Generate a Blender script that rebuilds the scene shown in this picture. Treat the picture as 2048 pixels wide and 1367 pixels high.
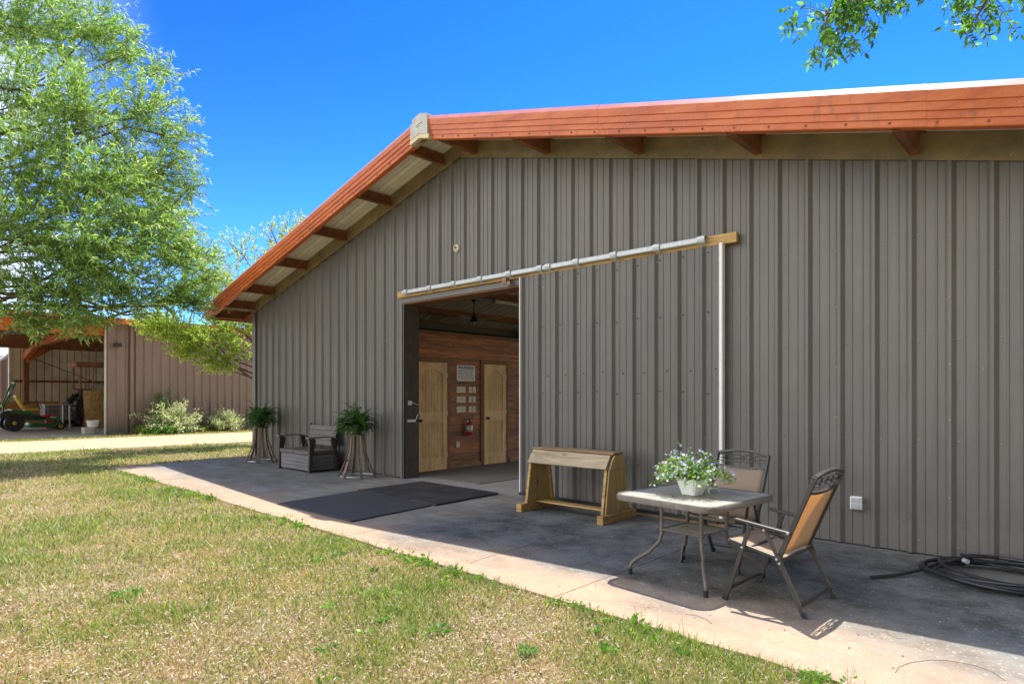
import bpy, math, random
import numpy as np
from mathutils import Vector, Matrix
from math import radians as R, sin, cos, pi

for o in list(bpy.data.objects): bpy.data.objects.remove(o)
S = bpy.context.scene
COL = S.collection

# ------------------------------------------------------------ camera
cam = bpy.data.objects.new('camera', bpy.data.cameras.new('camera'))
COL.objects.link(cam)
cam.location = (0.0, -6.857, 1.484)
cam.rotation_euler = (R(90), 0, R(42.878))
cam.data.sensor_width = 36.0
cam.data.lens = 36.0 * 1266.5 / 2048.0
cam.data.shift_y = (787.0 - 683.5) / 2048.0
cam.data.clip_start = 0.05
cam.data.clip_end = 2000
S.camera = cam
S.render.resolution_x = 1024; S.render.resolution_y = 683

# ------------------------------------------------------------ sky and sun
SUN = Vector((-0.1125, 0.365, 1.0)).normalized()
wd = bpy.data.worlds.new("World"); S.world = wd; wd.use_nodes = True
nt = wd.node_tree; nt.nodes.clear()
wo = nt.nodes.new('ShaderNodeOutputWorld'); bg = nt.nodes.new('ShaderNodeBackground')
sky = nt.nodes.new('ShaderNodeTexSky'); sky.sky_type = 'NISHITA'; sky.sun_disc = False
sky.sun_elevation = math.asin(SUN.z); sky.sun_rotation = math.atan2(SUN.x, SUN.y)
sky.air_density = 1.0; sky.dust_density = 0.6; sky.ozone_density = 2.0
# clear deep-blue sky, with unseen bright fill added behind camera and eastward to lift shade
def wmath(op, a, b=None, c=None):
    n = nt.nodes.new('ShaderNodeMath'); n.operation = op
    for i, x in enumerate((a, b, c)):
        if x is None: continue
        if isinstance(x, (int, float)): n.inputs[i].default_value = x
        else: nt.links.new(x, n.inputs[i])
    return n.outputs[0]
def wvec(op, a, b):
    n = nt.nodes.new('ShaderNodeVectorMath'); n.operation = op; nt.links.new(a, n.inputs[0]); n.inputs[1].default_value = b; return n.outputs[0]
deep = nt.nodes.new('ShaderNodeGamma'); nt.links.new(wvec('MULTIPLY', sky.outputs[0], (.245, .245, .245)), deep.inputs[0]); deep.inputs[1].default_value = 2.5
deepc = wvec('MULTIPLY', deep.outputs[0], (.50, 2.15, 3.4))
tcw = nt.nodes.new('ShaderNodeTexCoord'); sp = nt.nodes.new('ShaderNodeSeparateXYZ'); nt.links.new(tcw.outputs['Generated'], sp.inputs[0])
mp = nt.nodes.new('ShaderNodeMapping'); mp.inputs['Scale'].default_value = (1, 1, 2.6); nt.links.new(tcw.outputs['Generated'], mp.inputs[0])
cn = nt.nodes.new('ShaderNodeTexNoise'); cn.inputs['Scale'].default_value = 3.0; cn.inputs['Detail'].default_value = 7; nt.links.new(mp.outputs[0], cn.inputs['Vector'])
south = nt.nodes.new('ShaderNodeMapRange'); south.interpolation_type = 'SMOOTHSTEP'; nt.links.new(wmath('ADD', wmath('MULTIPLY', sp.outputs['Y'], -.76), wmath('MULTIPLY', sp.outputs['X'], -.65)), south.inputs[0])
south.inputs[1].default_value = 0.33; south.inputs[2].default_value = 0.72
cl = nt.nodes.new('ShaderNodeMapRange'); nt.links.new(cn.outputs[0], cl.inputs[0]); cl.inputs[1].default_value = .30; cl.inputs[2].default_value = .55
east = nt.nodes.new('ShaderNodeMapRange'); east.interpolation_type = 'SMOOTHSTEP'; nt.links.new(wmath('MINIMUM', sp.outputs['X'], wmath('MULTIPLY_ADD', sp.outputs['Y'], 2.0, -.5)), east.inputs[0]); east.inputs[1].default_value = .12; east.inputs[2].default_value = .45
fill_cloud = wmath('MULTIPLY', wmath('MAXIMUM', south.outputs[0], east.outputs[0]), cl.outputs[0])
hz = wmath('POWER', 2.718, wmath('MULTIPLY', wmath('MAXIMUM', sp.outputs['Z'], 0.0), -7.5))
hm = nt.nodes.new('ShaderNodeMix'); hm.data_type = 'RGBA'; nt.links.new(wmath('MULTIPLY', hz, .75), hm.inputs[0]); nt.links.new(deepc, hm.inputs[6]); hm.inputs[7].default_value = (2.3, 2.55, 2.9, 1); deepc = hm.outputs[2]
dim_veil = nt.nodes.new('ShaderNodeMapRange'); dim_veil.interpolation_type = 'SMOOTHSTEP'; nt.links.new(sp.outputs['X'], dim_veil.inputs[0]); dim_veil.inputs[1].default_value = .08; dim_veil.inputs[2].default_value = .40
vm = nt.nodes.new('ShaderNodeMix'); vm.data_type = 'RGBA'; nt.links.new(dim_veil.outputs[0], vm.inputs[0]); nt.links.new(deepc, vm.inputs[6]); vm.inputs[7].default_value = (.85, .9, .95, 1); deepc = vm.outputs[2]   # dim neutral tone added out of view to keep rib sides dark
mxw = nt.nodes.new('ShaderNodeMix'); mxw.data_type = 'RGBA'; nt.links.new(fill_cloud, mxw.inputs[0]); nt.links.new(deepc, mxw.inputs[6]); mxw.inputs[7].default_value = (11.5, 11.1, 10.3, 1)
nt.links.new(mxw.outputs[2], bg.inputs[0])
bg.inputs[1].default_value = 0.15   # low factor; the colours above carry the real brightness
nt.links.new(bg.outputs[0], wo.inputs[0])
sl = bpy.data.lights.new('sun', 'SUN'); sl.energy = 4.5; sl.angle = R(0.5); sl.color = (1.0, 0.93, 0.82)
so = bpy.data.objects.new('sun', sl); COL.objects.link(so)
so.rotation_euler = (-SUN).to_track_quat('-Z', 'Y').to_euler(); so.location = (0, 0, 30)

S.view_settings.view_transform = 'Standard'; S.view_settings.look = 'None'
S.view_settings.exposure = 1.05; S.view_settings.gamma = 1
S.render.engine = 'CYCLES'
S.cycles.max_bounces = 8; S.cycles.diffuse_bounces = 5; S.cycles.transparent_max_bounces = 12

# ------------------------------------------------------------ helpers
def tag(o, label=None, cat=None, group=None, kind=None):
    if label: o['label'] = label
    if cat: o['category'] = cat
    if group: o['group'] = group
    if kind: o['kind'] = kind
    return o
def thing(name, label, cat, loc=(0, 0, 0), rz=0, group=None):
    o = bpy.data.objects.new(name, None); COL.objects.link(o)
    o.location = loc; o.rotation_euler = (0, 0, rz); o.empty_display_size = 0.1
    return tag(o, label, cat, group)
def copy_tree(o, parent=None):
    c = o.copy(); COL.objects.link(c); c.parent = parent
    for ch in list(o.children): copy_tree(ch, c)
    return c

class MB:
    def __init__(s): s.v = []; s.f = []; s.m = []; s.mi = 0
    def add(s, vs, fs):
        n = len(s.v); s.v += [tuple(v) for v in vs]
        for f in fs: s.f.append([i + n for i in f]); s.m.append(s.mi)
        return s
    def box(s, x0, x1, y0, y1, z0, z1):
        x0, x1 = min(x0, x1), max(x0, x1); y0, y1 = min(y0, y1), max(y0, y1); z0, z1 = min(z0, z1), max(z0, z1)
        v = [(x, y, z) for z in (z0, z1) for y in (y0, y1) for x in (x0, x1)]
        return s.add(v, [(0, 2, 3, 1), (4, 5, 7, 6), (0, 1, 5, 4), (2, 6, 7, 3), (0, 4, 6, 2), (1, 3, 7, 5)])
    def bar(s, p0, p1, w, h, up=(0, 0, 1)):
        p0, p1 = Vector(p0), Vector(p1); d = (p1 - p0).normalized(); up = Vector(up)
        a = d.cross(up)
        if a.length < 1e-4: a = d.cross(Vector((1, 0, 0)))
        a.normalize(); b = a.cross(d).normalized()
        v = [p + a * sx * w / 2 + b * sz * h / 2 for p in (p0, p1) for sz in (-1, 1) for sx in (-1, 1)]
        return s.add(v, [(0, 2, 3, 1), (4, 5, 7, 6), (0, 1, 5, 4), (2, 6, 7, 3), (0, 4, 6, 2), (1, 3, 7, 5)])
    def tube(s, pts, r, n=8, caps=True):
        pts = [Vector(p) for p in pts]; L = len(pts)
        rs = r if isinstance(r, (list, tuple)) else [r] * L
        d0 = (pts[1] - pts[0]).normalized(); a = d0.cross(Vector((0, 0, 1)))
        if a.length < 1e-3: a = d0.cross(Vector((1, 0, 0)))
        a.normalize(); vs = []
        for i, p in enumerate(pts):
            d = (pts[min(i + 1, L - 1)] - pts[max(i - 1, 0)])
            if d.length < 1e-9: d = d0
            d.normalize(); a = (a - d * a.dot(d))
            if a.length < 1e-6: a = d.orthogonal()
            a.normalize(); b = d.cross(a)
            for k in range(n):
                t = 2 * pi * k / n; vs.append(p + (a * cos(t) + b * sin(t)) * rs[i])
        fs = [(i * n + k, i * n + (k + 1) % n, (i + 1) * n + (k + 1) % n, (i + 1) * n + k) for i in range(L - 1) for k in range(n)]
        if caps: fs += [tuple(range(n))[::-1], tuple(range((L - 1) * n, L * n))]
        return s.add(vs, fs)
    def lathe(s, prof, c=(0, 0, 0), n=24, axis='z'):
        vs = []
        for r, h in prof:
            for k in range(n):
                t = 2 * pi * k / n; a, b = r * cos(t), r * sin(t)
                q = {'z': (a, b, h), 'x': (h, a, b), 'y': (b, h, a)}[axis]
                vs.append((c[0] + q[0], c[1] + q[1], c[2] + q[2]))
        L = len(prof)
        fs = [(i * n + k, i * n + (k + 1) % n, (i + 1) * n + (k + 1) % n, (i + 1) * n + k) for i in range(L - 1) for k in range(n)]
        fs += [tuple(range(n))[::-1], tuple(range((L - 1) * n, L * n))]
        return s.add(vs, fs)
    def prism(s, poly, axis, lo, hi):
        def q(a, b, h): return {'z': (a, b, h), 'x': (h, a, b), 'y': (a, h, b)}[axis]
        n = len(poly); vs = [q(a, b, lo) for a, b in poly] + [q(a, b, hi) for a, b in poly]
        fs = [tuple(range(n))[::-1], tuple(range(n, 2 * n))] + [(i, (i + 1) % n, n + (i + 1) % n, n + i) for i in range(n)]
        return s.add(vs, fs)
    def build(s, name, mat, parent=None, smooth=False, bevel=0, off=None, kind=None):
        me = bpy.data.meshes.new(name); vs = s.v
        if off is not None: vs = [(v[0] - off[0], v[1] - off[1], v[2] - off[2]) for v in vs]
        me.from_pydata([tuple(v) for v in vs], [], s.f)
        mats = mat if isinstance(mat, (list, tuple)) else [mat]
        for m in mats: me.materials.append(m)
        if len(mats) > 1: me.polygons.foreach_set('material_index', s.m)
        me.update(); me.validate()
        import bmesh
        bm = bmesh.new(); bm.from_mesh(me); bmesh.ops.recalc_face_normals(bm, faces=bm.faces); bm.to_mesh(me); bm.free()
        if smooth:
            me.polygons.foreach_set('use_smooth', [True] * len(me.polygons))
        o = bpy.data.objects.new(name, me); COL.objects.link(o)
        if parent: o.parent = parent
        if smooth:
            try:
                me.set_sharp_from_angle(angle=R(40))
            except Exception: pass
        if bevel:
            b = o.modifiers.new('bevel', 'BEVEL'); b.width = bevel; b.segments = 2; b.limit_method = 'ANGLE'; b.angle_limit = R(50)
        if kind: o['kind'] = kind
        return o

def fast_mesh(name, V, F, mat, col=None, parent=None, smooth=False):
    V = np.asarray(V, np.float32); F = np.asarray(F, np.int32); k = F.shape[1]
    me = bpy.data.meshes.new(name)
    me.vertices.add(len(V)); me.vertices.foreach_set('co', V.ravel())
    me.loops.add(F.size); me.loops.foreach_set('vertex_index', F.ravel())
    me.polygons.add(len(F)); me.polygons.foreach_set('loop_start', np.arange(0, F.size, k, dtype=np.int32))
    me.polygons.foreach_set('loop_total', np.full(len(F), k, np.int32))
    if col is not None:
        a = me.attributes.new('tint', 'FLOAT_COLOR', 'POINT')
        c = np.ones((len(V), 4), np.float32); c[:, :3] = col; a.data.foreach_set('color', c.ravel())
    me.update(calc_edges=True)
    if smooth: me.polygons.foreach_set('use_smooth', np.ones(len(F), bool))
    me.materials.append(mat)
    o = bpy.data.objects.new(name, me); COL.objects.link(o)
    if parent: o.parent = parent
    return o

# ------------------------------------------------------------ materials
def newmat(name):
    m = bpy.data.materials.new(name); m.use_nodes = True; nt = m.node_tree
    return m, nt, nt.nodes['Principled BSDF'], nt.nodes['Material Output']
def N(nt, t, **kw):
    n = nt.nodes.new(t)
    for k, v in kw.items():
        if hasattr(n, k): setattr(n, k, v)
        else: n.inputs[k].default_value = v
    return n
def coords(nt, scale=(1, 1, 1), rot=(0, 0, 0)):
    tc = nt.nodes.new('ShaderNodeTexCoord'); mp = nt.nodes.new('ShaderNodeMapping')
    mp.inputs['Scale'].default_value = scale; mp.inputs['Rotation'].default_value = rot
    nt.links.new(tc.outputs['Object'], mp.inputs[0]); return mp.outputs[0]
def noise(nt, vec, scale, detail=4, rough=0.6, dist=0):
    n = nt.nodes.new('ShaderNodeTexNoise'); n.inputs['Scale'].default_value = scale
    n.inputs['Detail'].default_value = detail; n.inputs['Roughness'].default_value = rough
    n.inputs['Distortion'].default_value = dist
    nt.links.new(vec, n.inputs['Vector']); return n.outputs[0]
def ramp(nt, fac, stops, interp='LINEAR'):
    r = nt.nodes.new('ShaderNodeValToRGB'); r.color_ramp.interpolation = interp
    while len(r.color_ramp.elements) > 1: r.color_ramp.elements.remove(r.color_ramp.elements[-1])
    for i, (p, c) in enumerate(stops):
        e = r.color_ramp.elements[0] if i == 0 else r.color_ramp.elements.new(p)
        e.position = p; e.color = (c[0], c[1], c[2], 1) if hasattr(c, '__len__') else (c, c, c, 1)
    nt.links.new(fac, r.inputs[0]); return r.outputs[0]
def mix(nt, fac, a, b, mode='MIX'):
    n = nt.nodes.new('ShaderNodeMix'); n.data_type = 'RGBA'; n.blend_type = mode
    for s, x in ((n.inputs[0], fac), (n.inputs[6], a), (n.inputs[7], b)):
        if hasattr(x, 'links') or hasattr(x, 'is_linked'): nt.links.new(x, s)
        elif isinstance(x, (int, float)): s.default_value = x
        else: s.default_value = (x[0], x[1], x[2], 1)
    return n.outputs[2]
def bump(nt, h, b, strength=0.3, dist=0.01):
    n = nt.nodes.new('ShaderNodeBump'); n.inputs['Strength'].default_value = strength; n.inputs['Distance'].default_value = dist
    nt.links.new(h, n.inputs['Height']); nt.links.new(n.outputs[0], b.inputs['Normal'])
def mat(name, c, rough=0.6, metal=0.0, var=0.18, vs=6.0, bs=0.15, bscale=60, dirt=None, dirt_amt=0.5, dscale=3.0, spec=0.5, stretch=(1, 1, 1)):
    m, nt, b, o = newmat(name)
    v = coords(nt, stretch)
    n1 = noise(nt, v, vs, 5)
    col = ramp(nt, n1, [(0.3, [x * (1 - var) for x in c]), (0.7, [min(1, x * (1 + var)) for x in c])])
    if dirt:
        n2 = noise(nt, v, dscale, 7, 0.7)
        f = ramp(nt, n2, [(1 - dirt_amt - .12, 0), (1 - dirt_amt + .15, 1)])
        col = mix(nt, f, col, dirt)
    nt.links.new(col, b.inputs['Base Color'])
    b.inputs['Roughness'].default_value = rough; b.inputs['Metallic'].default_value = metal
    b.inputs['Specular IOR Level'].default_value = spec
    if bs: bump(nt, noise(nt, v, bscale, 4), b, bs, 0.004)
    return m
def wood(name, dark, light, axis='x', scale=1.0, rough=0.7, knots=True, plank=None, seed=0.0):
    m, nt, b, o = newmat(name)
    st = {'x': (1.2, 14, 14), 'y': (14, 1.2, 14), 'z': (14, 14, 1.2)}[axis]
    v = coords(nt, [q * scale for q in st])
    v0 = coords(nt)
    if plank:   # horizontal boards: each gets its own tone
        sx = nt.nodes.new('ShaderNodeSeparateXYZ'); nt.links.new(v0, sx.inputs[0])
        d = N(nt, 'ShaderNodeMath', operation='DIVIDE'); d.inputs[1].default_value = plank; nt.links.new(sx.outputs['Z'], d.inputs[0])
        fl = N(nt, 'ShaderNodeMath', operation='FLOOR'); nt.links.new(d.outputs[0], fl.inputs[0])
        wn = nt.nodes.new('ShaderNodeTexWhiteNoise'); wn.noise_dimensions = '1D'; nt.links.new(fl.outputs[0], wn.inputs['W'])
        off = N(nt, 'ShaderNodeVectorMath', operation='ADD'); nt.links.new(v, off.inputs[0])
        sc = N(nt, 'ShaderNodeVectorMath', operation='SCALE'); sc.inputs['Scale'].default_value = 9.0
        nt.links.new(wn.outputs['Color'], sc.inputs[0]); nt.links.new(sc.outputs[0], off.inputs[1]); v = off.outputs[0]
    n1 = noise(nt, v, 1.0, 7, 0.65, 1.5)
    col = ramp(nt, n1, [(0.32, dark), (0.5, [(a + c) / 2 for a, c in zip(dark, light)]), (0.66, light)])
    if plank:
        t = ramp(nt, wn.outputs['Value'], [(0, 0.55), (1, 1.15)]); col = mix(nt, 1.0, col, t, 'MULTIPLY')
    n2 = noise(nt, v0, 2.2, 6, 0.7)
    col = mix(nt, ramp(nt, n2, [(0.5, 0.0), (0.75, 0.55)]), col, [x * 0.5 for x in dark])
    if knots:
        vo = nt.nodes.new('ShaderNodeTexVoronoi'); vo.inputs['Scale'].default_value = 1.0
        kv = coords(nt, {'x': (2.2, 5, 5), 'y': (5, 2.2, 5), 'z': (5, 5, 2.2)}[axis]); nt.links.new(kv, vo.inputs['Vector'])
        col = mix(nt, ramp(nt, vo.outputs['Distance'], [(0.05, 0.9), (0.12, 0.0)]), col, [x * 0.22 for x in light])
    nt.links.new(col, b.inputs['Base Color']); b.inputs['Roughness'].default_value = rough
    bump(nt, n1, b, 0.35, 0.004)
    return m
def leafmat(name, trans=0.45, tr=(1.1, 1.25, 0.5), rough=0.45):
    m, nt, b, o = newmat(name)
    at = nt.nodes.new('ShaderNodeAttribute'); at.attribute_name = 'tint'
    nt.links.new(at.outputs['Color'], b.inputs['Base Color']); b.inputs['Roughness'].default_value = rough
    t = nt.nodes.new('ShaderNodeBsdfTranslucent'); c = mix(nt, 1.0, at.outputs['Color'], tr, 'MULTIPLY')
    nt.links.new(c, t.inputs['Color']); ms = nt.nodes.new('ShaderNodeMixShader'); ms.inputs[0].default_value = trans
    nt.links.new(b.outputs[0], ms.inputs[1]); nt.links.new(t.outputs[0], ms.inputs[2]); nt.links.new(ms.outputs[0], o.inputs['Surface'])
    return m

def metal_siding(name, c, warm, droppings=True, rough=0.42):
    m, nt, b, o = newmat(name)
    v = coords(nt); vst = coords(nt, (3, 3, 0.35))
    col = ramp(nt, noise(nt, vst, 2.0, 6, 0.7), [(0.3, [x * 0.86 for x in c]), (0.7, [x * 1.14 for x in c])])
    f = ramp(nt, noise(nt, v, 0.7, 5, 0.6), [(0.42, 0), (0.7, 0.6)])
    col = mix(nt, f, col, warm)
    # dust grains and scratches of chalked paint
    col = mix(nt, ramp(nt, noise(nt, coords(nt, (40, 40, 9)), 3.0, 5, 0.75), [(0.62, 0), (0.8, 0.35)]), col, [min(1, x * 2.0) for x in c])
    if droppings:
        vo = nt.nodes.new('ShaderNodeTexVoronoi'); vo.inputs['Scale'].default_value = 5.5; nt.links.new(coords(nt, (1, 0.01, 0.55)), vo.inputs['Vector'])
        sp = ramp(nt, vo.outputs['Distance'], [(0.022, 1.0), (0.034, 0.0)])
        g = ramp(nt, noise(nt, v, 0.9, 3), [(0.5, 0.0), (0.56, 0.9)])
        mm = N(nt, 'ShaderNodeMath', operation='MULTIPLY'); nt.links.new(sp, mm.inputs[0]); nt.links.new(g, mm.inputs[1])
        col = mix(nt, mm.outputs[0], col, (0.5, 0.48, 0.42))
    sz = nt.nodes.new('ShaderNodeSeparateXYZ'); nt.links.new(v, sz.inputs[0])
    # rain streaks running down
    stn = noise(nt, coords(nt, (11, 11, .22)), 2.2, 6, .75)
    col = mix(nt, ramp(nt, stn, [(.56, 0), (.74, .55)]), col, [x * .62 for x in c])
    col = mix(nt, ramp(nt, noise(nt, coords(nt, (7, 7, .3)), 3.1, 6, .8), [(.60, 0), (.78, .5)]), col, [min(1, x * 1.7) for x in c])
    # mud splashed along the base, chalky
    sm = N(nt, 'ShaderNodeMath', operation='MULTIPLY_ADD'); nt.links.new(noise(nt, v, 9, 6, .8), sm.inputs[0]); sm.inputs[1].default_value = -.55; nt.links.new(sz.outputs['Z'], sm.inputs[2])
    col = mix(nt, ramp(nt, sm.outputs[0], [(0, .6), (.07, 0)]), col, (.17, .155, .14))
    nt.links.new(col, b.inputs['Base Color']); b.inputs['Roughness'].default_value = rough
    b.inputs['Specular IOR Level'].default_value = 0.45
    n1_ = nt.nodes.new('ShaderNodeBump'); n1_.inputs['Strength'].default_value = .5; n1_.inputs['Distance'].default_value = .02; nt.links.new(noise(nt, coords(nt, (1.4, 1.4, .9)), 2.4, 3, .5), n1_.inputs['Height'])
    n2_ = nt.nodes.new('ShaderNodeBump'); n2_.inputs['Strength'].default_value = .12; n2_.inputs['Distance'].default_value = .002; nt.links.new(noise(nt, v, 260, 3), n2_.inputs['Height']); nt.links.new(n1_.outputs[0], n2_.inputs['Normal'])
    nt.links.new(n2_.outputs[0], b.inputs['Normal'])
    return m

M = {}
M['siding'] = metal_siding('taupe_painted_siding', (0.137, 0.136, 0.131), (0.154, 0.144, 0.118))
M['siding_dark'] = metal_siding('charcoal_door_siding', (0.124, 0.121, 0.119), (0.138, 0.128, 0.110))
M['flash'] = mat('taupe_flashing', (0.23, 0.18, 0.095), 0.5, var=.2, vs=2.5, bs=.1, dirt=(0.10, 0.085, 0.055), dirt_amt=.42, dscale=2.0)
def red_mat():
    m, nt, b, o = newmat('weathered_red_trim'); v = coords(nt)
    col = ramp(nt, noise(nt, coords(nt, (.6, 3, 3)), 1.6, 7, .7), [(.3, (.36, .070, .020)), (.5, (.54, .125, .028)), (.72, (.64, .20, .055))])
    col = mix(nt, ramp(nt, noise(nt, coords(nt, (5, 5, .8)), 3, 7, .78), [(.52, 0), (.72, .7)]), col, (.20, .075, .035))
    col = mix(nt, ramp(nt, noise(nt, v, 38, 5, .75), [(.60, 0), (.75, .5)]), col, (.62, .30, .18))
    vo = nt.nodes.new('ShaderNodeTexVoronoi'); vo.inputs['Scale'].default_value = 10; nt.links.new(coords(nt, (1, 1, 1.6)), vo.inputs['Vector'])
    mm = N(nt, 'ShaderNodeMath', operation='MULTIPLY'); nt.links.new(ramp(nt, vo.outputs['Distance'], [(.05, 1), (.09, 0)]), mm.inputs[0]); nt.links.new(ramp(nt, noise(nt, v, 1.1, 3), [(.52, 0), (.58, .9)]), mm.inputs[1])
    col = mix(nt, mm.outputs[0], col, (.62, .56, .46))
    nt.links.new(col, b.inputs['Base Color']); b.inputs['Roughness'].default_value = .45
    bump(nt, noise(nt, coords(nt, (1.2, 4, 4)), 1.6, 3), b, .5, .02); return m
M['red'] = red_mat()
M['red_cap'] = mat('pale_red_cap', (0.55, 0.20, 0.17), 0.4, var=.15, vs=4, bs=.08, dirt=(0.38, 0.17, 0.13), dirt_amt=.42, dscale=6)  # paler, pinker red for the trim bevel and roof top
M['purlin'] = mat('red_oxide_steel', (0.26, 0.088, 0.030), 0.55, var=.35, vs=4, bs=.2, dirt=(0.10, 0.045, 0.02), dirt_amt=.45, dscale=3)
M['galv'] = mat('galvanised_steel', (0.48, 0.52, 0.55), 0.4, metal=0.25, var=.12, vs=22, bs=.05)
M['grey_box'] = mat('grey_primer_metal', (0.50, 0.50, 0.48), 0.5, var=.1, vs=7, bs=.05, dirt=(0.32, 0.30, 0.27), dirt_amt=.35)
M['roof_under'] = mat('galvalume_underside', (0.78, 0.76, 0.68), 0.35, var=.12, vs=3, bs=.05, dirt=(0.52, 0.46, 0.34), dirt_amt=.35)
M['white_metal'] = mat('white_painted_metal', (0.88, 0.89, 0.89), 0.4, var=.04, vs=5, bs=0, dirt=(0.6, 0.58, 0.54), dirt_amt=.2, dscale=5)
M['jamb'] = mat('dark_brown_board', (0.055, 0.040, 0.030), 0.65, var=.35, vs=7, bs=.25, dirt=(0.13, 0.10, 0.07), dirt_amt=.32, dscale=7)
M['brownwood'] = mat('brown_header_board', (0.20, 0.090, 0.038), 0.6, var=.3, vs=5, bs=.2)
M['oldwood'] = wood('weathered_pine', (0.16, 0.10, 0.055), (0.50, 0.34, 0.19), 'x')
M['yelwood'] = wood('yellowed_pine_board', (0.30, 0.17, 0.05), (0.62, 0.42, 0.16), 'x')
M['intwall'] = wood('stained_pine_planks', (0.11, 0.028, 0.005), (0.58, 0.20, 0.035), 'y', plank=0.146, rough=0.5)
M['pine'] = wood('clear_knotty_pine', (0.66, 0.38, 0.14), (0.90, 0.63, 0.32), 'z', scale=.8, rough=.45)
M['pine_core'] = wood('shaded_pine_boards', (0.60, 0.34, 0.12), (0.86, 0.60, 0.29), 'z', scale=.8, rough=.5)  # darker than the frame pine, standing in for shade in recessed panels
M['casing'] = wood('stained_casing', (0.17, 0.08, 0.035), (0.33, 0.17, 0.08), 'z', knots=False)
M['black'] = mat('black_painted_steel', (0.022, 0.022, 0.025), 0.42, var=.2, bs=.04)
M['blackplastic'] = mat('black_plastic', (0.02, 0.02, 0.022), 0.5, var=.2, bs=.05)
M['cream'] = mat('cream_plastic', (0.75, 0.71, 0.58), 0.45, var=.06, bs=0)
M['dark'] = mat('dark_interior', (0.035, 0.03, 0.027), 0.9, var=.2, bs=0)
M['int_sheet'] = mat('interior_roof_lining', (0.30, 0.27, 0.24), 0.6, var=.15, vs=1.5, bs=.05)

# ------------------------------------------------------------ ground
def ground_mat():
    m, nt, b, o = newmat('dry_lawn_soil'); v = coords(nt)
    fine = noise(nt, v, 90, 6, 0.75)
    col = ramp(nt, fine, [(0.34, (0.07, 0.045, 0.03)), (0.5, (0.27, 0.18, 0.12)), (0.66, (0.52, 0.38, 0.28))])
    red = ramp(nt, noise(nt, v, 0.55, 5, 0.7), [(0.5, 0), (0.68, 0.7)])
    col = mix(nt, red, col, (0.50, 0.25, 0.12))
    g = ramp(nt, noise(nt, v, 2.3, 9, 0.8), [(0.40, 0.15), (0.62, 0.75)])
    gc = ramp(nt, noise(nt, v, 60, 5, 0.7), [(0.35, (0.05, 0.09, 0.015)), (0.65, (0.22, 0.27, 0.06))])
    col = mix(nt, g, col, gc)
    nt.links.new(col, b.inputs['Base Color']); b.inputs['Roughness'].default_value = 0.95
    b.inputs['Specular IOR Level'].default_value = 0.1
    bump(nt, fine, b, 0.8, 0.02); return m
M['ground'] = ground_mat()
g = MB(); g.add([(-400, -300, -.02), (300, -300, -.02), (300, 400, -.02), (-400, 400, -.02)], [(0, 1, 2, 3)])
tag(g.build('ground', M['ground']), kind='structure')

def road_mat():
    m, nt, b, o = newmat('sandy_gravel'); v = coords(nt)
    col = ramp(nt, noise(nt, v, 40, 6, 0.75), [(0.3, (0.27, 0.20, 0.12)), (0.55, (0.42, 0.33, 0.20)), (0.7, (0.55, 0.46, 0.32))])
    col = mix(nt, ramp(nt, noise(nt, v, 0.6, 5, .7), [(.5, 0), (.7, .6)]), col, (0.40, 0.24, 0.11))
    nt.links.new(col, b.inputs['Base Color']); b.inputs['Roughness'].default_value = 0.95; bump(nt, noise(nt, v, 60, 5), b, .5, .01); return m
rng = np.random.default_rng(5)
ys = np.linspace(-60, 60, 121); e1 = rng.normal(0, .12, 121); e2 = rng.normal(0, .16, 121)
xl = -24.9 + (ys + 3) * 0.06 ; xr = -20.0 + (ys + 3) * 0.10
V = [(x + e, y, -.012) for y, x, e in zip(ys, xl, e1)] + [(x + e, y, -.012) for y, x, e in zip(ys, xr, e2)]
m_ = MB(); m_.add(V, [(i, 121 + i, 122 + i, i + 1) for i in range(120)])
tag(m_.build('gravel_road', road_mat()), kind='structure')

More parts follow.
